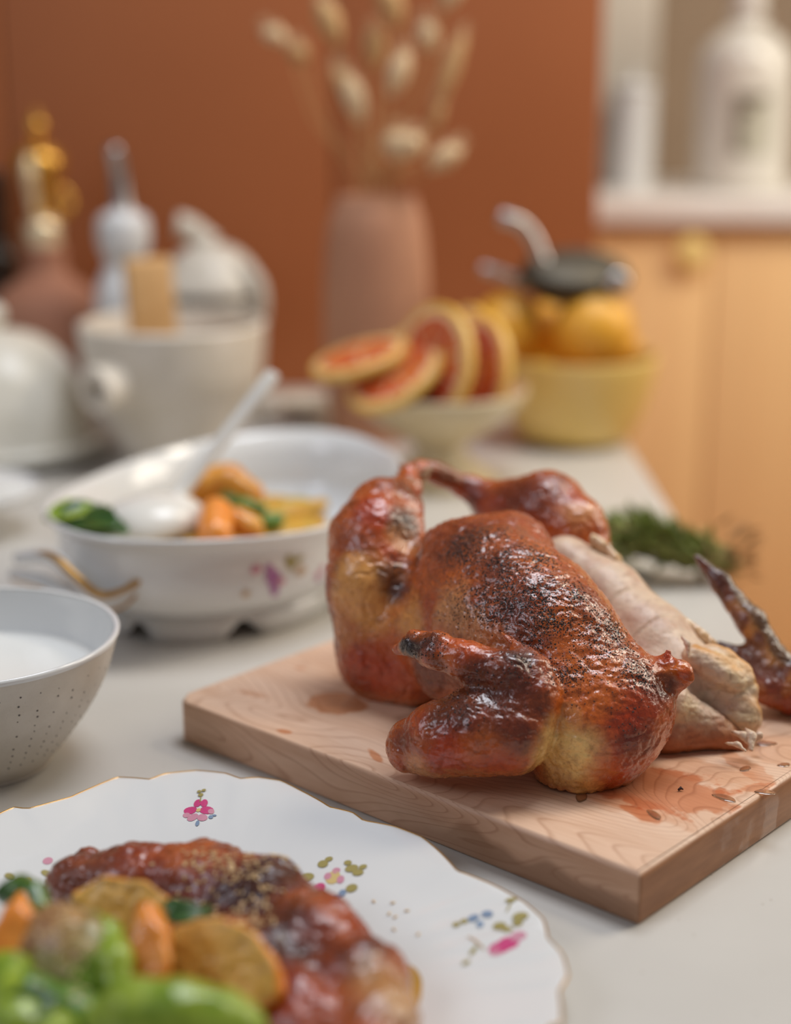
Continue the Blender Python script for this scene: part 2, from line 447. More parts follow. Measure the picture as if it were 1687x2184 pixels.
for (a0, a1, z0, z1) in ((-.36, .30, .185, .20), (-.36, -.20, .08, .20), (-.36, -.14, .08, .095), (-.22, .0, .165, .18)):
    cyl_patch('print_mark', .1012, -PI/2+a0, -PI/2+a1, z0, z1, M['ink'], lb)
cxx = (0.4908, 3.36, 0.2829)[0]; cw = 0.04574; q = cw/.05
can = revolve('tall_canister', 'white tall canister at left end of the far counter', 'canister',
   [('body', [(0, .0005), (.045, .0005), (.05, .006), (.05, .20), (.046, .206), (0, .206)], 'porcelain'),
    ('lid', [(.0, .2062), (.051, .2062), (.051, .218), (.02, .225), (.012, .235), (.014, .243), (0, .247)], 'porcelain')], (cxx, 3.36, CT+.0005))
can.scale = (q, q, .95)

# ---------------- vase with dried grasses ----------------
VY = 2.25; vx = (-0.027, 2.25, 0.1974)[0]; vt = (-0.0286, 2.25, 0.3418)[2]
r1 = 0.07578; r2 = 0.05954
vase = thing('terracotta_vase', 'tall matte pink terracotta vase holding dried grasses', 'vase', (vx, VY, 0))
lathe('body', [(0, .0005), (r1*.80, .0005), (r1*.86, .006), (r1*.97, vt*.25), (r1, vt*.48), (r1*.98, vt*.68), (r1*.90, vt*.88), (r2*.98, vt*.97), (r2*.94, vt), (r2*.88, vt-.004), (r2*.86, vt*.9), (r1*.88, vt*.6), (r1*.8, .02), (0, .015)], M['vase'], vase, 64, 4)
heads = [  # base of head, tip of head, radius, pale or tan, depth offset
 (((-0.1515, 2.3, 0.5493)), ((-0.1849, 2.3, 0.5768)), 22, 0), (((-0.127, 2.3, 0.5222)), ((-0.1449, 2.3, 0.5556)), 24, 1),
 (((-0.0761, 2.2, 0.5453)), ((-0.1015, 2.2, 0.6138)), 28, 1), (((-0.0457, 2.22, 0.4433)), ((-0.0688, 2.22, 0.5184)), 27, 0),
 (((-0.0066, 2.2, 0.4787)), ((0.0153, 2.2, 0.5471)), 26, 0), (((0.051, 2.28, 0.5364)), ((0.0397, 2.28, 0.5872)), 27, 0),
 (((0.0589, 2.24, 0.4659)), ((0.0931, 2.24, 0.5705)), 21, 1), (((0.0029, 2.2, 0.3923)), ((0.001, 2.2, 0.4438)), 33, 0),
 (((0.0116, 2.17, 0.3999)), ((0.031, 2.17, 0.4385)), 27, 0), (((0.0457, 2.2, 0.3817)), ((0.09, 2.2, 0.4215)), 27, 0),
 (((0.0649, 2.26, 0.5926)), ((0.0899, 2.26, 0.6471)), 26, 0), (((0.0043, 2.33, 0.5702)), ((-0.0206, 2.33, 0.6517)), 32, 1),
 (((-0.0293, 2.36, 0.5131)), ((-0.0291, 2.36, 0.5839)), 28, 1), (((-0.0662, 2.34, 0.4709)), ((-0.0878, 2.34, 0.5258)), 20, 1), (((0.0548, 2.33, 0.4287)), ((0.0645, 2.33, 0.4872)), 16, 1)]
grass_labels = ['dried grass stem leaning furthest left, pale tip', 'dried grass stem just right of the leftmost plume', 'tall tan dried grass left of the vase mouth, tip out of frame',
 'dried grass with long plume drooping left above the vase rim', 'brightest pale plume in the centre of the dried bunch', 'pale plume right of centre near the frame top', 'long slim plume leaning furthest right up high',
 'fat pale plume low over the vase mouth', 'small round plume overlapping the fat low plume', 'plume bent low to the right beside the vase rim', 'pale plume at the very top right of the bunch',
 'tan plume at the very top centre of the bunch', 'tan plume behind the brightest pale plume', 'thin tan plume behind the drooping left plume', 'thin tan plume behind the long slim right plume']
for i, (b, t_, rpx, tan) in enumerate(heads):
    b = np.array(b); t_ = np.array(t_); r = rpx*2.28/3370*.82
    g = thing('dried_grass', grass_labels[i], 'dried grass', tuple(b))
    d = t_-b; L = np.linalg.norm(d); ax = d/L
    up = np.array((vx+(i % 5-2)*.012, VY+(i//5-1)*.015, vt+.01)); lowp = np.array((vx-(i % 5-2)*.006, VY, .06))
    mid = (up+b)/2+np.array((.12*(b[0]-up[0]), 0, -.004))
    tube('stem', [lowp-b, up-b, mid-b, -ax*.004, ax*L*.3], [.0016, .0015, .0013, .0012, .0011], M['straw'], g, 6, 4)
    B = basis(ax+np.array((1e-3, 2e-3, 0)))
    V = []; F = []; n, m = 26, 14
    for a in range(n+1):
        tt = a/n; rr = r*math.sin(PI*min(1, tt*.96+.02))**.65
        for c_ in range(m):
            an = 2*PI*c_/m; w = rr*(1+.13*random.uniform(-1, 1))
            p = ax*L*tt+B[1]*w*math.cos(an)+B[2]*w*math.sin(an)+np.array((0, 0, -.010*tt*tt)); V.append(p)
    for a in range(n):
        for c_ in range(m):
            e = (c_+1) % m; F.append((a*m+c_, a*m+e, (a+1)*m+e, (a+1)*m+c_))
    hd = mesh('seed_head', V, F, M['plume2' if tan else 'plume'], g)
    # bristles around the head
    V = []; F = []
    for _ in range(170):
        tt = random.random(); an = random.uniform(0, 2*PI); rr = r*math.sin(PI*min(1, tt*.96+.02))**.65
        o_ = B[1]*math.cos(an)+B[2]*math.sin(an); p0 = ax*L*tt+o_*rr*.8; p1 = p0+o_*.006+ax*.010
        s1 = np.cross(o_, ax)*.0004; n0 = len(V); V += [p0-s1, p0+s1, p1, p0+ax*.0006]; F += [(n0, n0+1, n0+2), (n0+1, n0+3, n0+2), (n0+3, n0, n0+2)]
    mesh('awns', V, F, M['plume'], hd)['kind'] = 'stuff'

# ---------------- terracotta decanter with brass figure stopper, dark bottle ----------------
dx, _, dz = (-0.5168, 2.36, 0.214)
def zz(y, Y): return .5+((-(y-1092)/3370*.964557-.263873)/((-(y-1092)/3370)*.263873+.964557))*Y
def xx_(x, y, Y): return (x-843.5)/3370*(Y*.964557-(zz(y, Y)-.5)*.263873)
DY = 2.48
u = 2.36/3370
dec = thing('clay_decanter', 'round brown clay decanter with a straight neck, far left', 'decanter', (xx_(102, 650, DY), DY, 0))
z0 = zz(592, DY); z1 = zz(528, DY)
lathe('body', [(0, .0005), (.075, .0005), (.092, .012), (.099, z0*.35), (.095, z0*.62), (.082, z0*.84), (.050, z0*.97), (.034, z0+.010), (.032, z1-.004), (.033, z1), (.026, z1), (.025, z0), (0, z0*.9)], M['clay'], dec, 64, 5)
X0 = xx_(85, 400, DY)-dec.location.x
stp = thing('brass_stopper', 'ornate brass and amber stopper standing in the clay decanter', 'stopper', (dec.location.x+X0*.6, DY, z1))
hh = lambda y: zz(y, DY)-z1
M['amber'] = plain('amber_brass', (.72, .38, .07), .25, metal=.8)
M['palebrass'] = plain('pale_polished_brass', (.90, .74, .48), .3, metal=.5)
lathe('plug', [(0, -.02), (.022, -.02), (.024, .0008), (.027, .003), (.027, hh(505)), (.028, hh(480)), (.016, hh(462)), (0, hh(460))], M['palebrass'], stp, 32, 4)
lathe('bulb', [(0, hh(462)), (.015, hh(460)), (.016, hh(420)), (.026, hh(395)), (.038, hh(360)), (.036, hh(330)), (.018, hh(308)), (.008, hh(300)), (0, hh(299))], M['amber'], stp, 32, 4)
tube('bulb_highlight', [(-.006, -.022, hh(455)), (-.007, -.026, hh(415)), (-.008, -.036, hh(370)), (-.008, -.030, hh(330))], [.006, .008, .010, .006], M['palebrass'], stp, 10, 5)  # pale strip modelled as the highlight running down the bulb
tube('handle_ring', [(.030+.016*math.cos(a), -.004, hh(432)+.020*math.sin(a)) for a in np.linspace(0, 2*PI, 20)], .006, M['amber'], stp, 8)
lathe('finial', [(0, hh(300)), (.006, hh(299)), (.005, hh(290)), (.014, hh(278)), (.015, hh(262)), (.006, hh(248)), (.004, hh(244)), (.005, hh(238)), (0, hh(232))], M['amber'], stp, 24, 4)
db = thing('dark_bottle', 'dark brown glass bottle behind the clay decanter at left frame edge', 'bottle', (xx_(-8, 500, 2.565), 2.565, 0))
lathe('glass', [(0, .0005), (.030, .0005), (.032, .01), (.032, .20), (.028, .235), (.020, .25), (.020, zz(375, 2.565)), (.017, zz(374, 2.565)), (0, zz(376, 2.565))], M['darkglass'], db, 40, 4)

# ---------------- oil cruet ----------------
CY = 2.36
cr = thing('oil_cruet', 'white ceramic oil cruet with a thin steel spout', 'cruet', (xx_(268, 600, CY), CY, 0))
h = lambda y: zz(y, CY); w = lambda p: p*CY/3370*1.0
lathe('body', [(0, .0005), (w(62), .0005), (w(68), .01), (w(70), h(700)), (w(64), h(620)), (w(46), h(575)), (w(40), h(560)), (w(52), h(530)), (w(56), h(500)), (w(52), h(465)), (w(30), h(450)), (w(20), h(446)), (0, h(446))], M['porcelain'], cr, 48, 5)
sx = cr.location.x
tube('spout', [(0, 0, h(452)), (0, 0, h(425)), (-.002, 0, h(380)), (-.004, -.004, h(345)), (-.008, -.010, h(312))], [w(26), w(20), w(18), w(17), w(15)], M['steel'], cr, 16, 3)

# ---------------- lidded pot ----------------
PY = 2.44
pot = thing('lidded_pot', 'cream lidded stoneware pot with a bent knob and side handle, behind mortar', 'pot', (xx_(450, 600, PY), PY, 0))
h = lambda y: zz(y, PY); w = lambda p: p*PY/3370
lathe('body', [(0, .0005), (w(80), .0005), (w(95), .01), (w(108), h(760)), (w(112), h(680)), (w(108), h(640)), (w(104), h(636)), (w(98), h(650)), (w(90), h(760)), (0, .02)], M['cream'], pot, 56, 5)
lathe('lid', [(w(114), h(622)), (w(116), h(610)), (w(106), h(590)), (w(84), h(555)), (w(50), h(528)), (w(16), h(518)), (0, h(517))], M['cream'], pot, 56, 5)
tube('lid_knob', [(w(0), 0, h(526)), (w(-18), 0, h(508)), (w(-42), -.006, h(485)), (w(-66), -.010, h(478))], [w(30), w(26), w(24), w(26)], M['cream'], pot, 14, 4)
tube('handle', [(w(60), -.03, h(560)), (w(88), -.045, h(572)), (w(108), -.05, h(600)), (w(112), -.05, h(640)), (w(106), -.04, h(680))], w(14), M['cream'], pot, 12, 4)
for sgn in (0,): pass

# ---------------- mortar-like stoneware crock with a socket handle, and wooden pestle ----------------
MY = 2.10
cro = thing('stoneware_mortar', 'buff stoneware mortar with a hollow side socket, wooden block inside', 'mortar', (xx_(371, 800, MY), MY, 0))
h = lambda y: zz(y, MY); w = lambda p: p*MY/3370*.995
R = w(201)
lathe('bowl', [(0, .0005), (w(95), .0005), (w(112), .006), (w(150), h(870)), (w(182), h(805)), (w(196), h(740)), (w(200), h(700)), (w(201), h(690)), (w(195), h(686)), (w(188), h(690)), (w(183), h(740)), (w(160), h(820)), (w(100), h(890)), (0, h(900))], M['stone'], cro, 72, 5)
sd = np.array((-.62, -.76, -.10)); sd /= np.linalg.norm(sd)
c0 = np.array((-w(85), -w(140), h(788)))
Bs = basis(sd)
def socket_mod(t, i, r, z): p = c0+sd*z+Bs[1]*r*math.cos(t)+Bs[2]*r*math.sin(t); return tuple(p)
lathe('socket', [(w(62), -.03), (w(50), .0), (w(46), .02), (w(50), .046), (w(46), .052), (w(30), .052), (w(25), .046), (w(24), .01), (0, .008)], M['stone'], cro, 40, 4, mod=socket_mod)
pes = thing('wooden_pestle', 'pale square wooden block handle standing up in the mortar', 'utensil', (cro.location.x-w(36), MY-.02, h(715)))
pz = h(548)-h(715)
bx = box('handle', (-w(48), -w(30), -.05), (w(48), w(30), pz), M['pestle'], pes, .004); bx.rotation_euler = (0, -.05, .35)
lathe('shaft', [(0, -.098), (.014, -.098), (.020, -.09), (.016, -.06), (.014, -.0505), (0, -.0505)], M['pestle'], pes, 20, 3)

# ---------------- saucer behind the tureen ----------------
SY = 2.38
sau = thing('small_saucer', 'small buff saucer on the worktop behind the tureen', 'saucer', (xx_(655, 890, SY), SY, 0))
lathe('dish', [(0, .0005), (.02, .0005), (.024, .004), (.045, .014), (.047, .016), (.044, .016), (.02, .007), (0, .006)], M['stone'], sau, 40, 3)
lathe('stacked_dish', [(0, .0165), (.022, .0165), (.040, .026), (.041, .028), (.038, .027), (.02, .019), (0, .018)], M['cream'], sau, 40, 3)
rk = thing('small_lidded_pot', 'small buff round pot half hidden behind the mortar and tureen', 'pot', (xx_(572, 900, 2.36), 2.36, 0))
lathe('body', [(0, .0005), (.016, .0005), (.024, .008), (.026, .022), (.020, .036), (.008, .041), (0, .042)], M['stone'], rk, 28, 3)

# ---------------- cloche and footed plate at the left edge ----------------
KY = 2.14
clo = thing('ceramic_cloche', 'cream ceramic dome cloche with a round knob at left frame edge', 'cloche', (xx_(-5, 900, KY), KY, 0))
h = lambda y: zz(y, KY); w = lambda p: p*KY/3370
M_ = M['dome']
lathe('dome', [(w(238), .018), (w(240), .024), (w(226), .030), (w(214), h(925)), (w(196), h(850)), (w(160), h(775)), (w(110), h(726)), (w(50), h(706)), (0, h(702))], M_, clo, 72, 5)
lathe('knob', [(0, h(704)), (w(18), h(704)), (w(18), h(698)), (w(30), h(680)), (w(31), h(665)), (w(20), h(650)), (0, h(644))], M_, clo, 32, 4)
lathe('base_plate', [(0, .0005), (w(150), .0005), (w(165), .004), (w(250), .012), (w(253), .0155), (w(246), .0165), (0, .014)], M_, clo, 72, 3)
FY = 1.74
fp = thing('footed_plate', 'white footed cake plate cut off by left frame edge', 'plate', (xx_(-70, 1060, FY), FY, 0))
w = lambda p: p*FY/3370
lathe('plate', [(0, .040), (w(120), .041), (w(150), .044), (w(160), .050), (w(162), .053), (w(158), .054), (w(148), .050), (w(110), .048), (0, .047)], M['porcelain'], fp, 64, 4)
lathe('foot', [(w(70), .0005), (w(72), .004), (w(40), .012), (w(34), .025), (w(48), .0405)], M['porcelain'], fp, 48, 4)

# ---------------- footed bowl of blood orange slices ----------------
BY = 1.98
h = lambda y: zz(y, BY); w = lambda p: p*BY/3370*.995
pbx = xx_(938, 840, BY)
pb = thing('footed_bowl', 'buff footed bowl heaped with blood orange slices', 'bowl', (pbx, BY, 0))
zr = h(828)
lathe('bowl', [(w(42), h(955)), (w(80), h(930)), (w(140), h(893)), (w(178), h(858)), (w(190), h(836)), (w(191), zr), (w(184), zr+.001), (w(176), h(845)), (w(130), h(885)), (w(60), h(912)), (0, h(916))], M['pedestal'], pb, 72, 5)
lathe('foot', [(0, .0005), (w(118), .0005), (w(122), .005), (w(105), .012), (w(80), h(985)), (w(58), h(962)), (w(50), h(945))], M['pedestal'], pb, 60, 5)
def citrus_slice(loc, nrm, r, ratio_axis, label, th=.011):
    t = thing('blood_orange_slice', label, 'fruit slice', loc, 'blood orange slices in the footed bowl')
    B = basis(nrm)
    def md(tt, i, rr, z): return tuple(B[0]*z+B[1]*rr*math.cos(tt)+B[2]*rr*math.sin(tt))
    lathe('rind', [(r*.90, -th/2), (r*.97, -th/2), (r, -th*.25), (r, th*.25), (r*.97, th/2), (r*.90, th/2)], M['rind'], t, 48, 3, mod=md)
    lathe('pith', [(0, -th*.46), (r*.90, -th*.48), (r*.91, 0), (r*.90, th*.48), (r*.5, th*.46), (0, th*.46)], M['pith'], t, 48, 2, mod=md)
    V = []; F = []
    for sgn in (1, -1):
        for k in range(9):
            a0 = 2*PI*k/9+.035; a1 = 2*PI*(k+1)/9-.035; n0 = len(V)
            rim = [(.09*r*math.cos((a0+a1)/2), .09*r*math.sin((a0+a1)/2))]+[(.80*r*math.cos(a), .80*r*math.sin(a)) for a in np.linspace(a0, a1, 6)]
            for (a_, b_) in rim: V.append(B[0]*sgn*th*.47+B[1]*a_+B[2]*b_)
            for (a_, b_) in rim: V.append(B[0]*sgn*th*.58+B[1]*a_*.97+B[2]*b_*.97)
            m = len(rim); F.append(tuple(n0+m+q_ for q_ in (range(m) if sgn > 0 else range(m-1, -1, -1))))
            for q_ in range(m): F.append((n0+q_, n0+(q_+1) % m, n0+m+(q_+1) % m, n0+m+q_))
    mesh('flesh', V, F, M['bloodflesh'], t, False)
SR = .062
citrus_slice((-0.0443, 1.96, 0.1629), (-.25, -.12, .96), SR*1.0, 0, 'blood orange slice lying flattest at left of the footed bowl')
citrus_slice((-0.0009, 1.93, 0.1476), (-.45, -.36, .82), SR*1.05, 0, 'blood orange slice with red centre low at the front of the footed bowl')
citrus_slice((0.0472, 1.93, 0.1622), (-.78, -.58, .20), SR*1.18, 0, 'largest upright blood orange slice in the middle of the footed bowl')
citrus_slice((0.1068, 1.96, 0.1481), (-.88, -.44, .14), SR*1.12, 0, 'upright blood orange slice at right end of the footed bowl')
citrus_slice((0.0861, 2.03, 0.1509), (-.88, -.42, .25), SR*1.12, 0, 'pale rimmed slice behind the others at back right of the footed bowl')
citrus_slice((0.016, 2.02, 0.1557), (-.40, -.30, .86), SR*1.05, 0, 'blood orange slice half hidden behind the largest slice')

# ---------------- yellow bowl with oranges and press ----------------
YY = 2.22
h = lambda y: zz(y, YY); w = lambda p: p*YY/3370*.995
yb = thing('yellow_bowl', 'pale yellow bowl holding oranges beside the footed bowl', 'bowl', (xx_(1228, 800, YY), YY, 0))
lathe('bowl', [(0, .0005), (w(85), .0005), (w(92), .006), (w(120), h(925)), (w(150), h(870)), (w(170), h(800)), (w(176), h(758)), (w(173), h(752)), (w(168), h(757)), (w(160), h(800)), (w(130), h(880)), (w(80), h(920)), (0, h(925))], M['yellow'], yb, 72, 5)
def fruit(name, label, x, y, Y, rpx, mt):
    r = rpx*Y/3370*.99; loc = (xx_(x, y, Y), Y, zz(y, Y))
    t = thing(name, label, 'fruit', loc, 'oranges in the yellow bowl' if name == 'orange' else None)
    lathe('peel', [(0, -r*.97), (r*.35, -r*.93), (r*.72, -r*.69), (r*.97, -r*.24), (r*.97, r*.24), (r*.72, r*.69), (r*.34, r*.93), (r*.06, r*.965), (0, r*.94)], M[mt], t, 40, 4)
    lathe('stem_button', [(0, r*.95), (r*.06, r*.96), (r*.05, r*.99), (0, r*1.0)], M['tstem'], t, 10, 2)
    t.rotation_euler = (random.uniform(.6, 1.2), random.uniform(-.4, .4), random.uniform(0, 6))
fruit('orange', 'orange at left of the yellow bowl', 1082, 702, 2.21, 78, 'orange')
fruit('orange', 'bright orange at right of the yellow bowl in front of the press', 1266, 703, 2.17, 88, 'orange')
fruit('orange', 'shadowed orange at back between the two front oranges', 1185, 705, 2.31, 70, 'orange')
fruit('lemon', 'yellow lemon low in the bowl between bowl rim and oranges', 1160, 812, 2.17, 50, 'lemon')
fruit('orange', 'orange low at far back right inside the yellow bowl', 1310, 745, 2.30, 55, 'orange')
PRY = 2.20
pr = thing('citrus_press', 'metal hand citrus press resting on top of the oranges', 'press', (xx_(1225, 605, PRY), PRY, zz(605, PRY)))
w = lambda p: p*PRY/3370
pv = lambda x, y, dy=0: (xx_(x, y, PRY+dy)-pr.location.x, dy, zz(y, PRY+dy)-pr.location.z)
ct = basis((.10, -.28, .95))
def tilt(t, i, r, z): p = ct[0]*z+ct[1]*r*math.cos(t)+ct[2]*r*math.sin(t)*.75; return tuple(p)
lathe('cup', [(w(125), .012), (w(118), .004), (w(95), -.012), (w(60), -.022), (0, -.026), (0, -.022), (w(58), -.018), (w(92), -.008), (w(114), .008), (w(120), .014)], M['darkmetal'], pr, 48, 4, mod=tilt)
lathe('plunger', [(w(112), .016), (w(118), .024), (w(80), .036), (w(30), .042), (0, .042)], M['darkmetal'], pr, 48, 4, mod=tilt)
tube('handle', [pv(1185, 582, -.02), pv(1155, 555, -.02), pv(1140, 515, -.02), pv(1112, 478, -.02), pv(1065, 462, -.02)], [w(15), w(17), w(16), w(16), w(17)], M['steel'], pr, 14, 4)
tube('handle', [pv(1130, 612, .0), pv(1090, 595, .0), pv(1055, 580, .0), pv(1025, 572, .0)], [w(15), w(14), w(12), w(11)], M['steel'], pr, 14, 4)
lathe('hinge_pin', [(0, -.004), (w(22), -.004), (w(24), .0), (w(24), .014), (0, .018)], M['steel'], pr, 20, 3, mod=lambda t, i, r, z: (r*math.cos(t)+pv(1310, 605, -.03)[0], -.05-z, r*math.sin(t)+.008))

# ---------------- tureen ----------------
TA = math.radians(69); TSA, TSB = .233, .160; TC = np.array((-.163, 1.535)); TZ = .108
ta = np.array((math.cos(TA), math.sin(TA))); tb = np.array((-ta[1], ta[0]))
def tur_pt(t, r, z): # r relative to rim
    lob = 1+.018*math.cos(6*t)*max(0, (r-.5))
    p = ta*TSA*r*lob*math.cos(t)+tb*TSB*r*lob*math.sin(t)
    return (p[0], p[1], z+(.006*math.cos(2*t) if z > .09 else .003*math.cos(2*t)*max(0, z-.03)/.06))
tur = thing('oval_tureen', 'white oval open tureen with gold-edged handle and purple flowers', 'tureen', (TC[0], TC[1], 0))
lathe('body', [(0, .016), (.60, .017), (.70, .020), (.755, .026), (.80, .030), (.875, .040), (.925, .056), (.94, .070), (.945, .085), (.965, .098), (1.0, TZ-.002), (1.005, TZ+.001), (.995, TZ+.003), (.975, TZ), (.93, .095), (.90, .075), (.88, .055), (.80, .038), (.60, .028), (0, .026)], M['porcelain'], tur, 120, 4,
      mod=lambda t, i, r, z: tur_pt(t, r, z))
# scalloped foot skirt with arches between the lobes
V = []; F = []; n = 160
for j in range(n):
    t = 2*PI*j/n; a = abs(math.sin(4*t+.4)); zb_ = .0005+.020*max(0, (.55-a)/.55)**.8
    for (r, z) in ((.735, .028), (.745+.01*a, zb_), (.725, zb_), (.715, .027)):
        V.append(tur_pt(t, r, z))
for j in range(n):
    k = (j+1) % n
    for i in range(4): F.append((j*4+i, k*4+i, k*4+(i+1) % 4, j*4+(i+1) % 4))
mesh('foot', V, F, M['porcelain'], tur)
def tl(p): return (p[0]-TC[0], p[1]-TC[1], p[2])
hp = [(-0.3488, 1.4, 0.0729), (-0.3059, 1.345, 0.0905), (-0.2798, 1.325, 0.0764), (-0.259, 1.32, 0.062), (-0.2391, 1.325, 0.0647), (-0.2195, 1.335, 0.0745)]
hq = [(-0.3542, 1.4, 0.057), (-0.32, 1.355, 0.0655), (-0.2971, 1.335, 0.0614), (-0.2656, 1.32, 0.0542), (-0.2416, 1.325, 0.0547), (-0.2247, 1.34, 0.0694)]
han = tube('handle', [tl(p) for p in hp], [.006, .007, .0065, .0065, .0065, .005], M['porcelain'], tur, 12, 6)
tube('handle', [tl(p) for p in hq], [.006, .0065, .006, .006, .0055, .004], M['porcelain'], tur, 12, 6)
tube('gilt_line', [tl((p[0], p[1]-.005, p[2]+.0035)) for p in hp], [.0016, .0035, .004, .0036, .003, .0036], M['gold'], tur, 8, 6)
tube('gilt_line', [tl((p[0], p[1]-.0045, p[2]-.003)) for p in hq], [.0030, .0032, .0028, .002, .002, .003], M['gold'], tur, 8, 6)
# the far handle, seen from other sides
hf = [tur_pt(a, r, z) for a, r, z in ((-.45, .93, .075), (-.3, 1.06, .09), (0, 1.13, .086), (.3, 1.06, .09), (.45, .93, .075))]
tube('handle', hf, [.006, .007, .0075, .007, .006], M['porcelain'], tur, 12, 6)
# flat flower prints that follow the side wall
def dab_on(surf, u0, v0, su, sv, rot, lift, k=10):
    V = [surf(u0, v0, lift)]
    for i in range(k):
        a = 2*PI*i/k; x = su*math.cos(a); y = sv*math.sin(a)
        V.append(surf(u0+x*math.cos(rot)-y*math.sin(rot), v0+x*math.sin(rot)+y*math.cos(rot), lift))
    return V, [(0, 1+i, 1+(i+1) % k) for i in range(k)]
def tur_surf(s, z, lift):  # s: metres along the wall from the front flower centre
    t = TF+s/.175; r = float(np.interp(z, [.030, .040, .056, .070, .085, .098], [.80, .875, .925, .94, .945, .965]))
    p = np.array(tur_pt(t, r, z)); q = np.array(tur_pt(t, r+.01, z)); d = q-p; d /= np.linalg.norm(d)
    return tuple(p+d*(lift+.0008))
TF = -2.30
M['purple'] = plain('purple_print', (.42, .16, .36), .3); M['pinkpr'] = plain('pink_print', (.62, .28, .36), .3); M['olivepr'] = plain('olive_print', (.36, .30, .10), .3)
M['tanpr'] = plain('tan_print', (.55, .38, .22), .3); M['bluepr'] = plain('grey_blue_print', (.22, .30, .42), .3); M['magenta'] = plain('magenta_print', (.60, .06, .20), .3); M['yellpr'] = plain('yellow_print', (.66, .50, .20), .3)
for nm, dabs in (('flower_print', [('purple', 0, .068, 0.0077, 0.0063), ('purple', .001, .058, 0.0049, 0.0070), ('purple', -.003, .076, 0.0042, 0.0056), ('purple', .003, .050, 0.0042, 0.0042), ('pinkpr', -.016, .078, 0.0056, 0.0042), ('pinkpr', .008, .062, 0.0042, 0.0042)]),
                 ('flower_print', [('olivepr', .017, .079, 0.0042, 0.0084), ('tanpr', .028, .068, 0.0056, 0.0049), ('olivepr', .024, .080, 0.0070, 0.0028), ('tanpr', -.026, .055, 0.0042, 0.0042)]),
                 ('flower_print', [('pinkpr', .048, .058, 0.0042, 0.0042), ('pinkpr', .053, .064, 0.0028, 0.0042), ('purple', .050, .052, 0.0028, 0.0028)])):
    for c_ in sorted(set(d[0] for d in dabs)):
        V, F = join_vf([dab_on(tur_surf, d[1], d[2], d[3], d[4], .3, .0002*i) for i, d in enumerate(dabs) if d[0] == c_])
        mesh(nm, V, F, M[c_], tur, False)['kind'] = 'stuff'

# ---------------- vegetables in the tureen ----------------
def veg(name, label, chain_pts, k, mt, disp_a=.0012, squash=None, colf=None, cat='vegetable', group=None, h=.0022, seed=0, cut=None):
    pts = [(np.array(p), r) for p, r in chain_pts]
    lo = np.min([p-r-.008 for p, r in pts], 0); hi = np.max([p+r+.008 for p, r in pts], 0); base = (lo+hi)/2
    def f(P):
        d = None
        for (a, ra), (b, rb) in zip(pts[:-1], pts[1:]):
            e = cone(P, a-base, b-base, ra, rb); d = e if d is None else smin(d, e, k)
        if cut is not None:
            nn = np.array(cut[0], np.float32); nn /= np.linalg.norm(nn); d = smax(d, (P-(np.array(cut[1])-base).astype(np.float32)) @ nn, .0015)
        return d
    o = sdf_obj(name, f, lo-base, hi-base, h, mt, None, (lambda v: fbm(v+base, 130, 3, seed)*disp_a), colf)
    o.location = base; return tag(o, label, cat, group)
def flat_leaf(name, label, c, axis, nrm, L, w, mt, cat='herb', curl=.25):
    B = basis(axis, nrm); V = []; F = []; n, m = 10, 6
    for i in range(n+1):
        t = i/n; ww = w*math.sin(PI*min(.98, t*.95+.03))**.8*(1+.08*math.sin(9*t*PI))
        for j in range(m+1):
            s = j/m*2-1
            p = B[0]*(t-.5)*L+B[1]*ww*s+B[2]*(curl*L*(.25-(t-.5)**2)+.25*ww*abs(s)**1.5); V.append(p)
    for i in range(n):
        for j in range(m): a = i*(m+1)+j; F.append((a, a+1, a+m+2, a+m+1))
    o = mesh(name, V, F, mt, None); o.location = c
    so = o.modifiers.new('thick', 'SOLIDIFY'); so.thickness = .0009
    return tag(o, label, cat)
SQ = noisy('roasted_squash', (.66, .24, .03), (.78, .36, .05), 90, .3, bump=.3, bscale=300, coat=.3)
SQ2 = noisy('golden_vegetable', (.50, .32, .04), (.66, .34, .05), 70, .35, bump=.3, bscale=300)
ZG = noisy('roasted_green', (.05, .14, .02), (.16, .28, .04), 60, .3, bump=.3, bscale=300)
T3 = lambda x, y, Y: (float(xx_(x, y, Y)), Y, float(zz(y, Y)))
# a bed of mixed vegetables keeps the pieces up at the level seen
bed = sdf_obj('vegetable_bed', lambda P: ell(P, (0, 0, 0), (.135, .085, .030), basis((ta[0], ta[1], 0))), (-.15, -.15, -.035), (.15, .15, .035), .004, SQ2, None, lambda v: fbm(v, 60, 3)*.006)
bed.location = (TC[0]+.00, TC[1]-.02, .058); tag(bed, 'bed of mixed golden vegetables filling the bottom of the tureen', 'vegetables')['kind'] = 'stuff'
veg('squash_chunk', 'big roasted orange squash chunk at the back of the tureen', [(T3(435, 1035, 1.545), .019), (T3(485, 1035, 1.55), .020), (T3(530, 1055, 1.545), .016)], .01, SQ)
veg('carrot_chunk', 'bright orange carrot chunk at the tureen front beside the ladle', [(T3(462, 1095, 1.45), .016), (T3(458, 1140, 1.42), .017)], .01, M['carrot'])
veg('squash_piece', 'small orange brown squash piece right of the carrot chunk', [(T3(505, 1110, 1.46), .014), (T3(535, 1125, 1.455), .013)], .01, SQ, seed=3)
veg('pepper_strip', 'bright green pepper strip lying across the orange squash', [(T3(478, 1060, 1.505), .0055), (T3(520, 1075, 1.495), .0065), (T3(560, 1085, 1.49), .005)], .004, ZG, h=.0015)
veg('golden_squash_strip', 'golden squash strip reaching right towards the tureen rim', [(T3(560, 1105, 1.50), .010), (T3(620, 1092, 1.53), .010), (T3(690, 1075, 1.575), .006)], .006, SQ2)
veg('green_onion_slice', 'small green onion piece at right of the squash in the tureen', [(T3(565, 1112, 1.47), .008), (T3(590, 1110, 1.475), .008)], .004, ZG, h=.0015)
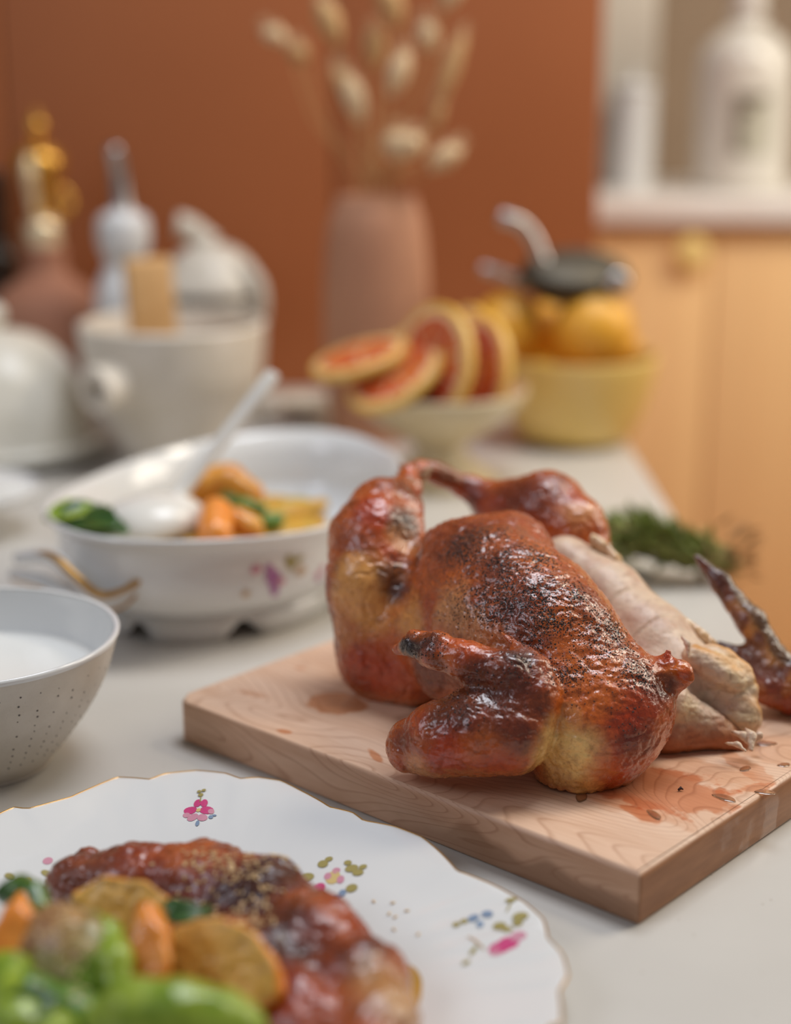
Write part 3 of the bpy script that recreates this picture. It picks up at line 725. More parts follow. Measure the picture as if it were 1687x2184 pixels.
veg('courgette_piece', 'yellow green courgette piece at the right of the tureen food', [(T3(610, 1085, 1.56), .009), (T3(650, 1080, 1.57), .009)], .006, noisy('olive_green_veg', (.25, .30, .04), (.4, .38, .06), 60, .35))
for i, (x, y, Y, dx_, dy_, L, lab) in enumerate([(125, 1100, 1.43, .9, .2, .050, 'pale green leaf at the left inside the tureen'), (175, 1122, 1.405, .8, -.5, .062, 'dark green leaf lowest at left of the ladle'), (118, 1118, 1.425, .5, -.6, .046, 'dark green leaf nearest the left tureen rim'),
        (150, 1102, 1.43, .7, .5, .050, 'dark leaf standing behind the others at left in the tureen'), (200, 1138, 1.395, .9, -.3, .05, 'long dark leaf tucked under the ladle'), (140, 1130, 1.415, -.6, .3, .04, 'small dark leaf beneath the other tureen leaves')]):
    flat_leaf('basil_leaf', lab, T3(x+24, y-2, Y), (dx_, dy_, .12), (.1*i-.2, -.35, 1), L, L*.34, M['herb'] if i else M['green'])
# ladle
lad = thing('porcelain_ladle', 'white porcelain ladle resting upside down in the tureen', 'ladle', T3(318, 1105, 1.455))
lc = np.array(T3(318, 1105, 1.455))
LB = basis((.92, .38, .10))
sdf_ = lambda P: smax(ell(P, (0, 0, -.004), (.054, .044, .026), LB), -ell(P, (0, 0, -.012), (.051, .041, .026), LB), .002)
sdf_obj('ladle_bowl', sdf_, (-.062, -.056, -.034), (.062, .056, .03), .0018, M['ladle'], lad)
hq = [np.array(T3(x, y, Y))-lc for x, y, Y in ((372, 1062, 1.475), (395, 1040, 1.485), (440, 980, 1.50), (500, 905, 1.52), (555, 835, 1.535), (583, 797, 1.545))]
tube('ladle_handle', hq, [(.008, .006), (.0085, .006), (.0085, .006), (.009, .006), (.0095, .0065), (.0085, .006)], M['ladle'], lad, 14, 5)

# ---------------- speckled bowl of white sauce ----------------
def spk():
    s = NT('speckled_stoneware'); co = s.coord(); n = s.noise(co, 40, 4)
    c = s.ramp(n, [(.3, (.60, .54, .45)), (.7, (.68, .62, .53))])
    f = s.noise(co, 1100, 2); c = s.mix(s.ramp(f, [(.66, 0.), (.72, .5)]), c, (.30, .25, .2))
    s.set(color=c, rough=.42, coat=.15); s.bump(s.noise(co, 500, 3), .2, .0004); return s.m
M['speckle'] = spk(); M['glazewhite'] = plain('bowl_inner_glaze', (.74, .75, .74), .12, coat=.5); M['pit'] = plain('dark_glaze_pit', (.10, .08, .07), .6)
GX, GY = -.318, 1.112
sb = thing('speckled_bowl', 'speckled stoneware bowl of white sauce at left frame edge', 'bowl', (GX, GY, 0))
op = [(0, .0005), (.052, .0005), (.056, .003), (.070, .020), (.088, .045), (.101, .070), (.1085, .094), (.1105, .1005)]
lathe('bowl', op+[(.1095, .1025), (.107, .1015)], M['speckle'], sb, 96, 5)
lathe('inner_glaze', [(.1072, .1016), (.104, .088), (.096, .066), (.082, .046), (.05, .022), (0, .014)], M['glazewhite'], sb, 96, 4)
lathe('rim_band', [(.1104, .0985), (.1112, .1010), (.1098, .1030), (.1070, .1022)], M['porcelain'], sb, 96, 3)
pit = None
ps = curve_prof(op, 8)
zs = [p[1] for p in ps]; rs = [p[0] for p in ps]
PV = []; PF = []
for j in range(44):
    a = 2*PI*j/44
    for k_ in range(11):
        z = .086-.0066*k_+random.uniform(-.0008, .0008); r = float(np.interp(z, zs, rs))+.0002
        aa = a+(.04 if k_ % 2 else 0)*0+random.uniform(-.008, .008)
        if random.random() < .12: continue
        c_ = np.array((r*math.cos(aa), r*math.sin(aa), z)); e1 = np.array((-math.sin(aa), math.cos(aa), 0)); e2 = np.array((.25*math.cos(aa), .25*math.sin(aa), .95)); s0 = random.uniform(.0005, .0009)
        n0 = len(PV)
        for q_ in range(7): an = 2*PI*q_/7; PV.append(c_+(e1*math.cos(an)+e2*math.sin(an))*s0)
        PF.append(tuple(range(n0, n0+7)))
mesh('dark_dots', PV, PF, M['pit'], sb, False)['kind'] = 'stuff'
sauce = lathe('white_sauce', [(0, .0665), (.04, .0667), (.075, .0665), (.092, .0672), (.0955, .069), (.093, .064), (.05, .05), (0, .045)], M['milk'], None, 64, 3)
sauce.location = (GX, GY, 0); tag(sauce, 'white creamy sauce filling the speckled bowl', 'sauce')

# ---------------- cutting board ----------------
def board_mat():
    s = NT('maple_board'); co = s.coord()
    base = s.noise(s.coord(scale=(2.2, 9, 9)), 3.0, 5, .6, .4)
    c = s.ramp(base, [(.28, (.68, .43, .28)), (.5, (.77, .52, .36)), (.75, (.82, .59, .43))])
    # growth rings drawn out into long tongues
    fld = s.noise(s.coord(scale=(.9, 2.6, 5.0), loc=(.3, .1, .04)), 4.2, 1.2, .45, .35)
    rg = s.math('FRACT', s.math('MULTIPLY', fld, 34))
    ln = s.ramp(rg, [(.0, 0.), (.72, .12), (.90, 1.), (.96, .3), (1., 0.)])
    c = s.mix(s.math('MULTIPLY', ln, .48), c, (.40, .19, .10))
    fine = s.noise(s.coord(scale=(1.2, 22, 8)), 22, 3); c = s.mix(.25, c, s.ramp(fine, [(.35, (.75, .62, .52)), (.6, (1, 1, 1))]), 'MULTIPLY')
    def blob(c_, x, y, rx, ry, rot, strength, col, z=None, nz=.5, edge=.18):
        mp = s.new('ShaderNodeMapping'); mp.vector_type = 'TEXTURE'; mp.inputs['Location'].default_value = (x, y, z if z is not None else 0)
        mp.inputs['Rotation'].default_value = (0, 0, rot); mp.inputs['Scale'].default_value = (rx, ry, 1e3 if z is None else .03)
        s.L(co, mp.inputs[0]); ln_ = s.new('ShaderNodeVectorMath', operation='LENGTH'); s.L(mp.outputs[0], ln_.inputs[0])
        d = s.math('ADD', ln_.outputs['Value'], s.math('MULTIPLY', s.math('SUBTRACT', s.noise(co, 55, 4), .5), nz*2))
        m = s.math('MULTIPLY', s.math('SUBTRACT', 1.0, d), 1/edge, True)
        m = s.math('MULTIPLY', m, strength)
        WET.append(m)
        return s.mix(m, c_, col, 'MULTIPLY')
    WET = []
    for b in STAINS: c = blob(c, *b)
    wet = WET[0]
    for m in WET[1:]: wet = s.math('MAXIMUM', wet, m)
    # end grain is darker and ruddier than the face, with the bark-side band along the lower edge of the long side
    g = s.new('ShaderNodeNewGeometry'); t = s.new('ShaderNodeTexCoord'); sep = s.new('ShaderNodeSeparateXYZ'); s.L(t.outputs['Normal'], sep.inputs[0])
    endm = s.math('MULTIPLY', s.math('SUBTRACT', sep.outputs[0], .5), 3, True)
    eg = s.noise(s.coord(scale=(4, 4, 30)), 6, 4)
    c = s.mix(endm, c, s.ramp(eg, [(.3, (.33, .14, .06)), (.7, (.46, .21, .095))]))
    sp = s.new('ShaderNodeSeparateXYZ'); s.L(co, sp.inputs[0])
    side = s.math('MULTIPLY', s.math('SUBTRACT', s.math('MULTIPLY', sep.outputs[1], -1), .5), 3, True)
    c = s.mix(s.math('MULTIPLY', side, .40), c, (.62, .42, .30), 'MULTIPLY')
    band = s.math('MULTIPLY', s.math('SUBTRACT', s.math('ADD', .012, s.math('MULTIPLY', s.math('SUBTRACT', s.noise(s.coord(scale=(1, 1, .2)), 9, 2), .42), .12)), sp.outputs[2]), 160, True)
    c = s.mix(s.math('MULTIPLY', s.math('MULTIPLY', s.math('MULTIPLY', band, side), s.math('MULTIPLY', s.math('ADD', sp.outputs[0], .20), 12, True)), .6), c, (.20, .085, .035))
    s.set(color=c, rough=s.math('SUBTRACT', .46, s.math('MULTIPLY', wet, .22)), coat=s.math('MULTIPLY', wet, .6), coatr=.18)
    s.bump(s.noise(s.coord(scale=(1, 12, 12)), 40, 4), .12, .0006); return s.m
BC = np.array((.1485, .866)); BANG = math.atan2(.2857, -.3204)  # long side runs left and away
bdx = np.array((math.cos(BANG), math.sin(BANG))); bdy = np.array((bdx[1], -bdx[0]))
def bl(p):  # world to board-local
    d = np.array(p[:2])-BC; return (float(d @ bdx), float(d @ bdy))
# board-local: x from the near corner to the left corner, y to the right and away
def st(pc, rx, ry, rot, s_, col, z=.035, nz=.5, edge=.18):
    q = bl(pc); return (-q[0], q[1], rx, ry, rot, s_, col, z, nz, edge)
RED = (.80, .42, .22); RED2 = (.85, .48, .27); LT = (.90, .62, .42)
STAINS = [st((-0.0455, 1.1393, 0.035), .026, .022, .3, .85, (.78, .47, .28), None, .35, .12), st((-0.1117, 1.1586, 0.035), .020, .006, .15, .6, (.78, .55, .40), None, .5, .5), st((-0.0827, 1.0846, 0.035), .007, .004, .2, .8, RED2, None, .5, .3),
    st((-0.0145, 1.0409, 0.035), .013, .004, -.5, .8, RED2, None, .5, .3), st((-0.0782, 1.215, 0.035), .007, .004, 0, .6, RED2, None, .5, .4), st((-0.0855, 1.0507, 0.035), .006, .012, 0, .35, LT, None, .6, .5),
    st((0.1777, 0.9883, 0.035), .062, .036, .15, .78, (.80, .38, .20), None, .75, .2), st((0.1607, 0.9491, 0.035), .020, .007, -.1, .75, RED, None, .5, .2), st((0.138, 0.9773, 0.035), .07, .018, .0, .6, RED2, None, .6, .4),
    st((0.2209, 0.981, 0.035), .010, .005, -.7, .7, RED2, None, .5, .3), st((0.2481, 1.0186, 0.035), .035, .010, -.5, .5, RED2, None, .8, .2), st((0.2511, 0.9883, 0.035), .018, .009, .8, .6, RED2, None, .8, .2),
    st((0.2088, 1.0186, 0.035), .07, .022, .1, .45, LT, None, .7, .3), st((0.0874, 0.903, 0.035), .010, .002, -.3, .7, RED2, None, .4, .4), st((0.2753, 1.0507, 0.035), .03, .03, .1, .35, LT, None, .8, .3)]
BLn = .428; BDp = .315; BT = .035
board = bpy.data.objects.new('cutting_board', bpy.data.meshes.new('cutting_board')); COL.objects.link(board)
bm = bmesh.new()
def rc(cx_, cy_, r, a0, a1, n=7): return [(cx_+r*math.cos(a), cy_+r*math.sin(a)) for a in np.linspace(a0, a1, n)]
# local x runs from the left end (-BLn) to the near corner (0); y goes away to the right
out = rc(-BLn+.012, .012, .012, -PI/2, -PI, 7)[::-1] and []
out += rc(-.003, .003, .003, -PI/2, 0, 4)+rc(-.006, BDp-.006, .006, 0, PI/2, 5)+rc(-BLn+.012, BDp-.012, .012, PI/2, PI, 6)+rc(-BLn+.011, .011, .011, PI, 1.5*PI, 7)
lo_ = [bm.verts.new((x, y, .0004)) for x, y in out]; hi_ = [bm.verts.new((x, y, BT)) for x, y in out]
bm.faces.new(lo_[::-1]); top = bm.faces.new(hi_)
for i in range(len(out)): bm.faces.new((lo_[i], lo_[(i+1) % len(out)], hi_[(i+1) % len(out)], hi_[i]))
bm.edges.ensure_lookup_table()
ed = [e for e in bm.edges if all(abs(v.co.z-BT) < 1e-6 for v in e.verts)]; ed2 = [e for e in bm.edges if all(v.co.z < .001 for v in e.verts)]
bmesh.ops.bevel(bm, geom=ed, offset=.0042, segments=4, profile=.5, affect='EDGES')
bmesh.ops.bevel(bm, geom=[e for e in ed2 if e.is_valid], offset=.0022, segments=3, profile=.5, affect='EDGES')
for fc in bm.faces: fc.smooth = len(fc.verts) == 4
bm.to_mesh(board.data); bm.free()
board.data.materials.append(board_mat())
board.location = (BC[0], BC[1], 0); board.rotation_euler = (0, 0, BANG-PI)
tag(board, 'thick maple cutting board under the roast chicken, stained with juices', 'board')
# glossy droplets of juice
M['juice'] = plain('clear_juice', (.86, .58, .36), .05, coat=.8, trans=.9, ior=1.33)
for i, (p, r, e, lab) in enumerate([((0.2402, 1.0524, 0.035), .0035, 1.6, 'clear juice droplet under the shredded meat'), ((0.2661, 1.0623, 0.035), .0045, 2.2, 'long glossy juice droplet right of the shreds'), ((0.2732, 1.0249, 0.035), .003, 1.5, 'small juice droplet near the right frame edge'),
        ((0.2448, 1.0186, 0.035), .003, 1.8, 'juice droplet in front of the shreds'), ((0.1249, 0.9737, 0.035), .0035, 2.2, 'juice puddle under the near bottom of the chicken'), ((0.1696, 0.947, 0.035), .003, 2.4, 'amber juice drop in front of the chicken'), ((0.2208, 0.9723, 0.035), .004, 2.0, 'amber juice drop near the right edge of the board'), ((0.2501, 0.981, 0.035), .004, 1.6, 'juice drop on the right rim of the board')]):
    o = lathe('juice_drop', [(0, .0), (r, .0), (r*1.02, r*.06), (r*.7, r*.17), (0, r*.2)], M['juice'], None, 20, 3, mod=lambda t, i_, rr, z, e=e: (rr*e*math.cos(t)*(1+.12*math.sin(3*t)), rr*math.sin(t), z))
    o.location = (p[0], p[1], .0352); o.rotation_euler = (0, 0, -.6+.5*i); tag(o, lab, 'droplet')
o = mesh('crumb', *tube_vf([(0, 0, 0), (.002, .001, .0012), (.0035, 0, .0004)], [.0007, .0012, .0004], 6), plain('burnt_crumb', (.06, .02, .012), .6)); o.location = tuple(np.array((0.1914, 0.9824, 0.035))+(0, 0, .001)); tag(o, 'tiny dark burnt crumb on the bare board right of the chicken', 'crumb')

# ---------- the roast chicken ----------
def mix(c, col, w): return c*(1-w[:, None])+np.array(col)*w[:, None]
def spot(v, c, r, nz=None):
    d = np.linalg.norm(v-np.array(c), axis=1)/r
    if nz is not None: d = d+nz
    return np.clip(1.6-1.3*d, 0, 1)
def sstep(a, b, x):
    t = np.clip((x-a)/(b-a), 0, 1); return t*t*(3-2*t)
BX = basis((.56, -.80, -.24))                   # body axis, tail to neck
def chain(P, pts, k=.004):
    d = None
    for (a, ra), (b, rb) in zip(pts[:-1], pts[1:]):
        e = cone(P, a, b, ra, rb); d = e if d is None else smin(d, e, k)
    return d
NEAR_LEG = [(((-0.0094, 1.165, 0.0659)), .0375), (((-0.0159, 1.175, 0.1224)), .0385), (((-0.0179, 1.195, 0.1528)), .034), (((-0.0107, 1.215, 0.1676)), .0265), (((0.0094, 1.25, 0.1767)), .0125), (((0.011, 1.265, 0.1876)), .009)]
FAR_LEG = [(((0.1672, 1.2, 0.1242)), .010), (((0.1454, 1.225, 0.15)), .0265), (((0.1236, 1.25, 0.1608)), .031), (((0.0852, 1.28, 0.1547)), .020), (((0.0619, 1.29, 0.1676)), .0095), (((0.034, 1.285, 0.1827)), .0075), (((0.0182, 1.28, 0.1859)), .0085)]
WING_LOW = [(((0.0123, 1.0, 0.0616)), .0195), (((0.0307, 0.992, 0.0689)), .026), (((0.0541, 0.987, 0.0768)), .0295), (((0.0762, 0.987, 0.0802)), .031), (((0.0934, 0.99, 0.0959)), .020)]
WING_UP = [(((0.0885, 0.99, 0.1033)), .021), (((0.0758, 0.992, 0.1153)), .0155), (((0.0494, 1.0, 0.1216)), .0135), (((0.0276, 1.013, 0.1249)), .0125), (((0.0134, 1.025, 0.1252)), .0085), (((0.0015, 1.035, 0.1178)), .0028)]
def f_near_leg(P):
    d = chain(P, NEAR_LEG, .006)
    d = smin(d, cone(P, ((0.0096, 1.15, 0.0849)), ((0.015, 1.14, 0.056)), .026, .022), .015)
    return smin(d, cone(P, ((0.0091, 1.21, 0.1698)), ((0.0133, 1.18, 0.1438)), .012, .014), .012)
def f_far_leg(P): return chain(P, FAR_LEG, .006)
def f_wing(P):
    d = smin(chain(P, WING_LOW, .006), chain(P, WING_UP, .005), .006)
    web = cone(P, ((0.0964, 0.995, 0.1209)), ((0.0726, 1.02, 0.1352)), .008, .003)
    return smin(d, web, .008)
def f_trunk(P):
    d = ell(P, (.090, 1.090, .109), (.106, .061, .070), BX)
    d = smin(d, ell(P, (.138, 1.017, .075), (.048, .052, .046), BX), .025)
    d = smin(d, ell(P, (.075, 1.16, .080), (.085, .060, .055), BX), .02)
    d = smin(d, cone(P, ((0.1563, 1.02, 0.0837)), ((0.1197, 1.0, 0.04)), .034, .022), .02)
    d = smin(d, cone(P, ((0.0201, 1.135, 0.1016)), ((0.0388, 1.1, 0.0771)), .026, .024), .02)
    d = smin(d, cone(P, ((0.0471, 1.155, 0.1458)), ((0.0861, 1.15, 0.151)), .031, .034), .02)
    return d
FLAP = [(((0.175, 1.03, 0.0988)), .014), (((0.1872, 1.022, 0.103)), .0125), (((0.1954, 1.015, 0.1091)), .0075), (((0.2, 1.012, 0.1096)), .003)]
def f_flap(P):
    d = chain(P, FLAP, .004)
    d = smin(d, cone(P, ((0.1847, 1.022, 0.1089)), ((0.1874, 1.022, 0.1198)), .009, .0025), .005)
    return smin(d, cone(P, ((0.1798, 1.02, 0.0872)), ((0.1993, 1.012, 0.1041)), .007, .0035), .005)
MEAT = [(((0.1341, 1.195, 0.1296)), .0235), (((0.1632, 1.17, 0.1087)), .030), (((0.191, 1.13, 0.0846)), .034), (((0.2079, 1.1, 0.0697)), .034)]
def f_meat(P):
    d = chain(P, MEAT, .01)
    d = smin(d, cone(P, (.135, 1.165, .075), (.188, 1.065, .062), .036, .026), .012)
    n = np.array([-.10, -.62, .78], np.float32); n /= np.linalg.norm(n)
    c0 = np.array([(0.1825, 1.105, 0.1122)], np.float32)
    d = smax(d, (P-c0) @ n, .004)
    return np.maximum(d, .0352-P[..., 2])
def f_slice_a(P):
    B = basis((.95, -.30, 0))
    d = ell(P, ((0.2312, 1.085, 0.0682)), (.034, .017, .035), B)
    d = smin(d, ell(P, ((0.2463, 1.07, 0.0523)), (.020, .014, .020), B), .006)
    d = smin(d, cone(P, ((0.2159, 1.075, 0.0976)), ((0.2429, 1.07, 0.0814)), .008, .010), .005)
    return np.maximum(d, .0352-P[..., 2])
def f_slice_b(P):
    d = cone(P, ((0.1945, 1.055, 0.0477)), ((0.2474, 1.055, 0.0375)), .017, .004)
    d = smin(d, cone(P, ((0.2002, 1.055, 0.0694)), ((0.2517, 1.06, 0.0401)), .014, .005), .012)
    return np.maximum(d, .0352-P[..., 2])
FAR_WING = [(((0.3186, 1.1, 0.0809)), .013), (((0.301, 1.12, 0.0524)), .017), (((0.2916, 1.13, 0.0694)), .0125), (((0.2728, 1.15, 0.0983)), .0105), (((0.2519, 1.17, 0.124)), .0075), (((0.2343, 1.18, 0.1412)), .0018)]
FAR_WING2 = [(((0.2504, 1.15, 0.0792)), .004), (((0.2687, 1.14, 0.0694)), .012), (((0.2831, 1.12, 0.0543)), .014)]
def f_far_wing(P):
    d = smin(chain(P, FAR_WING, .006), chain(P, FAR_WING2, .005), .006)
    return np.maximum(d, .0352-P[..., 2])
def f_bird(P):
    d = f_trunk(P)
    d = smin(d, f_near_leg(P), .010)
    d = smin(d, f_far_leg(P), .008)
    d = smin(d, f_wing(P), .0022)
    d = smin(d, f_flap(P), .006)
    return np.maximum(d, .0352-P[..., 2])

# ---------------- the chicken: surfaces ----------------
RB = np.array(srgb(150, 66, 28)); OR = np.array(srgb(214, 108, 36)); GO = np.array(srgb(236, 168, 88)); DK = np.array(srgb(74, 30, 16)); RD = np.array(srgb(182, 58, 16)); YE = np.array(srgb(246, 210, 132)); BW = np.array(srgb(150, 96, 62)); CH = np.array(srgb(42, 22, 16)); TN = np.array(srgb(218, 150, 92)); MR = np.array(srgb(112, 42, 18))
SPOTS = [  # centre on the skin, radius, colour, strength
    ((-0.0157, 1.1707, 0.1805), 0.0181, RD, .8),
    ((0.0096, 1.1765, 0.1714), 0.0149, CH, .75),
    ((0.0059, 1.1651, 0.1615), 0.0125, TN, .8),
    ((-0.0298, 1.15, 0.1529), 0.0149, MR, .6),
    ((-0.0408, 1.1642, 0.1599), 0.0132, RB, .6),
    ((-0.0189, 1.1352, 0.1278), 0.0248, GO, .85),
    ((-0.0405, 1.1416, 0.1107), 0.0165, TN, .6),
    ((-0.0335, 1.1348, 0.0752), 0.0231, RB, .7),
    ((0.0005, 1.1364, 0.1292), 0.0139, DK, .95),
    ((-0.0083, 1.1393, 0.1395), 0.0083, DK, .7),
    ((0.0092, 1.1054, 0.1157), 0.0149, GO, .7),
    ((-0.0155, 1.1264, 0.0632), 0.0264, RD, .8),
    ((0.0193, 1.0803, 0.0811), 0.0165, MR, .8),
    ((-0.0301, 1.1357, 0.0481), 0.0132, MR, .5),
    ((-0.0413, 1.1867, 0.1874), 0.0099, DK, .7),
    ((0.0129, 1.1377, 0.1529), 0.0079, CH, .8),
    ((0.0401, 1.1149, 0.1743), 0.0248, MR, .6),
    ((0.0715, 1.0637, 0.172), 0.0198, MR, .7),
    ((0.0821, 1.1266, 0.1853), 0.0198, RB, .6),
    ((0.0308, 1.1547, 0.1775), 0.0115, MR, .6),
    ((0.0978, 1.0636, 0.1755), 0.0165, OR, .5),
    ((0.0892, 1.0323, 0.1547), 0.0198, RB, .6),
    ((0.0389, 1.0722, 0.1519), 0.0115, OR, .5),
    ((0.0355, 1.0655, 0.1366), 0.0181, TN, .85),
    ((0.0513, 1.0442, 0.1335), 0.0132, TN, .8),
    ((0.0795, 1.0307, 0.1485), 0.0119, MR, .8),
    ((0.0637, 1.0305, 0.128), 0.0132, TN, .5),
    ((0.1092, 1.0425, 0.165), 0.0132, RB, .5),
    ((0.1137, 1.0165, 0.1432), 0.0165, OR, .6),
    ((0.1316, 1.0373, 0.1565), 0.0149, RB, .7),
    ((0.1542, 1.0055, 0.127), 0.0165, RB, .7),
    ((0.1694, 0.9982, 0.1163), 0.0132, MR, .5),
    ((0.1065, 1.0029, 0.1246), 0.0132, OR, .6),
    ((0.1304, 0.9888, 0.1166), 0.0264, OR, .8),
    ((0.117, 0.9753, 0.0953), 0.0198, OR, .8),
    ((0.1415, 0.972, 0.0933), 0.0198, OR, .7),
    ((0.1144, 0.9712, 0.0634), 0.0238, YE, .95),
    ((0.103, 0.9682, 0.0715), 0.0165, YE, .8),
    ((0.1324, 0.9671, 0.072), 0.0132, YE, .5),
    ((0.0949, 0.9919, 0.0368), 0.0099, TN, .7),
    ((0.1543, 0.9716, 0.0835), 0.0198, RD, .85),
    ((0.1643, 0.9809, 0.0997), 0.0165, RD, .7),
    ((0.146, 0.9712, 0.0533), 0.0165, RD, .7),
    ((0.1645, 0.9745, 0.0721), 0.0132, MR, .8),
    ((0.1282, 0.9753, 0.0377), 0.0099, GO, .8),
    ((0.1749, 0.9895, 0.1029), 0.0099, DK, .5),
    ((0.1152, 1.2268, 0.1846), 0.0231, RB, .7),
    ((0.0937, 1.2398, 0.1774), 0.0165, MR, .7),
    ((0.147, 1.205, 0.1711), 0.0149, TN, .75),
    ((0.1449, 1.2228, 0.1818), 0.0099, RD, .6),
    ((0.0649, 1.2712, 0.1652), 0.0132, MR, .8),
    ((0.0456, 1.2801, 0.1851), 0.0149, BW, .9),
    ((0.0139, 1.2416, 0.1906), 0.0083, BW, .8),
    ((0.0633, 1.2797, 0.1751), 0.0083, MR, .6),
    ((0.0135, 1.2103, 0.1889), 0.0132, DK, .7),
    ((0.036, 0.9681, 0.0966), 0.0231, DK, .75),
    ((0.0729, 0.9693, 0.1077), 0.0231, DK, .75),
    ((0.0885, 0.9753, 0.1185), 0.0165, MR, .8),
    ((0.0784, 0.9564, 0.09), 0.0198, MR, .8),
    ((0.0359, 0.96, 0.0718), 0.0165, RD, .85),
    ((0.0572, 0.9555, 0.0771), 0.0149, OR, .6),
    ((0.0114, 0.9741, 0.0553), 0.0099, TN, .7),
    ((0.002, 0.9835, 0.075), 0.0115, MR, .7),
    ((0.0668, 0.9586, 0.0624), 0.0149, RD, .7),
    ((0.0487, 0.9872, 0.1305), 0.0132, RD, .6),
    ((0.021, 1.0032, 0.1345), 0.0132, DK, .9),
    ((0.0053, 1.0172, 0.1261), 0.0083, CH, .95),
    ((0.0671, 0.9804, 0.1264), 0.0165, MR, .7),
    ((0.0832, 0.9904, 0.1326), 0.0099, CH, .6),
    ((0.0488, 0.984, 0.1184), 0.0099, DK, .7),
    ((0.1903, 1.0095, 0.1153), 0.0073, OR, .9),
    ((0.1867, 1.0177, 0.1191), 0.0059, RD, .8),
    ((0.1847, 1.0015, 0.1049), 0.0083, DK, .8),
    ((0.1966, 1.0072, 0.1094), 0.0046, RD, .7),
    ((0.0116, 1.0098, 0.1271), 0.0099, CH, .9),
    ((0.0037, 1.0192, 0.1243), 0.0073, CH, .95),
    ((0.0272, 0.9966, 0.1202), 0.0083, DK, .6),
    ((-0.035, 1.1408, 0.1353), 0.0181, GO, .75),
    ((-0.0208, 1.1335, 0.1059), 0.0165, GO, .7),
    ((-0.0444, 1.1447, 0.0906), 0.0115, TN, .6),
]
def skin_color(v, N):
    n1 = fbm(v, 22, 4, 3); n2 = fbm(v, 60, 3, 9); n3 = fbm(v, 200, 3, 21)
    c = np.tile(RB*.5+OR*.5, (len(v), 1))
    c = mix(c, OR, sstep(-.1, .5, n1)*.6); c = mix(c, MR, sstep(.05, .5, -n1)*.6); c = mix(c, RD, sstep(.1, .5, n2)*.4)
    nz = n2*.45+n1*.2
    for p, r, col, s in SPOTS: c = mix(c, col, spot(v, p, r*1.15, nz)*s)
    c = mix(c, DK, sstep(.18, .6, n3)*.28)
    # meat right under the body and in the hollows is paler
    under = sstep(.35, .85, -N[:, 2])*sstep(.09, .05, v[:, 2]); c = mix(c, GO, under*.35)
    return c
PEP = [  # pepper crust: centre, radius, amount
    ((0.0532, 1.1004, 0.1785), 0.0363, 1.0),
    ((0.0912, 1.0636, 0.1755), 0.0363, 1.0),
    ((0.1082, 1.0292, 0.1558), 0.0363, .95),
    ((0.0704, 1.0402, 0.1521), 0.0297, .85),
    ((0.0451, 1.0569, 0.143), 0.0231, .6),
    ((0.1395, 1.0176, 0.1395), 0.0297, 1.0),
    ((0.1184, 0.9949, 0.1209), 0.0264, .7),
    ((0.1627, 0.9956, 0.1173), 0.0198, .9),
    ((0.0977, 1.0149, 0.137), 0.0231, .6),
    ((0.0096, 1.1735, 0.1685), 0.0165, 1.0),
    ((0.0023, 1.1463, 0.1466), 0.0132, .7),
    ((0.115, 1.2241, 0.1815), 0.0264, .35),
    ((0.1544, 0.9756, 0.0951), 0.0198, .4),
    ((0.0484, 0.973, 0.1062), 0.0264, .5),
    ((0.0179, 1.0047, 0.134), 0.0198, .5),
    ((0.0826, 0.9801, 0.1265), 0.0165, .6),
    ((0.0062, 1.2239, 0.1931), 0.0099, .5),
    ((0.0455, 1.2792, 0.1833), 0.0165, .4),
]
def pepper_amt(v):
    a = np.zeros(len(v))
    for p, r, s in PEP: a = np.maximum(a, s*np.clip(1.5-1.2*np.linalg.norm(v-np.array(p), axis=1)/r, 0, 1))
    return np.clip(a*(1+fbm(v, 70, 2, 5)*.7), 0, 1)
def skin_disp(v, N):
    w = np.abs(fbm(v*np.array((1., 1., 1.3)), 75, 3, 31)); w2 = np.abs(vnoise(v, 190, 41)); w3 = fbm(v, 480, 2, 44)
    d = fbm(v, 28, 2, 2)*.0028 - (.22-np.minimum(w, .22))*.0042 + (w2-.3)*.0007 + w3*.0003
    return d
BO = np.array((.09, 1.10, .035))
bird = thing('roast_chicken', 'whole roast chicken with crisp brown peppered skin, partly carved', 'chicken', tuple(BO))
v, q = nets(f_bird, (-.075, .93, .033), (.26, 1.34, .23), .00125)
N = vnormals(v, q); v0 = v
# folds radiate where thigh, wing and flap meet the breast
v = v+N*skin_disp(v, N)[:, None]; v[:, 2] = np.maximum(v[:, 2], .0353)
N = vnormals(v, q)
col = np.concatenate([skin_color(v0, N), pepper_amt(v0)[:, None]], 1)
ct_ = v0[q].mean(1)
dist = np.stack([f_trunk(ct_), f_near_leg(ct_), f_far_leg(ct_), f_wing(ct_), f_flap(ct_)+.001], 1)
own = dist.argmin(1)
def bird_part(k, name, mt, label=None):
    fq = q[own == k]; ids, inv = np.unique(fq, return_inverse=True)
    # colour RGB + pepper amount packed in the second vertex layer
    o = mesh(name, v[ids]-BO, inv.reshape(fq.shape), mt, bird, True, None, N[ids])
    a = o.data.color_attributes.new('Col', 'FLOAT_COLOR', 'POINT'); a.data.foreach_set('color', col[ids].ravel())
    if label: o['label'] = label
    return o
for k, nm in enumerate(('breast', 'leg', 'leg', 'wing', 'neck_skin_flap')):
    bird_part(k, nm, M['skin'], {3: 'dark glossy folded wing', 4: 'torn red neck skin flap'}.get(k))
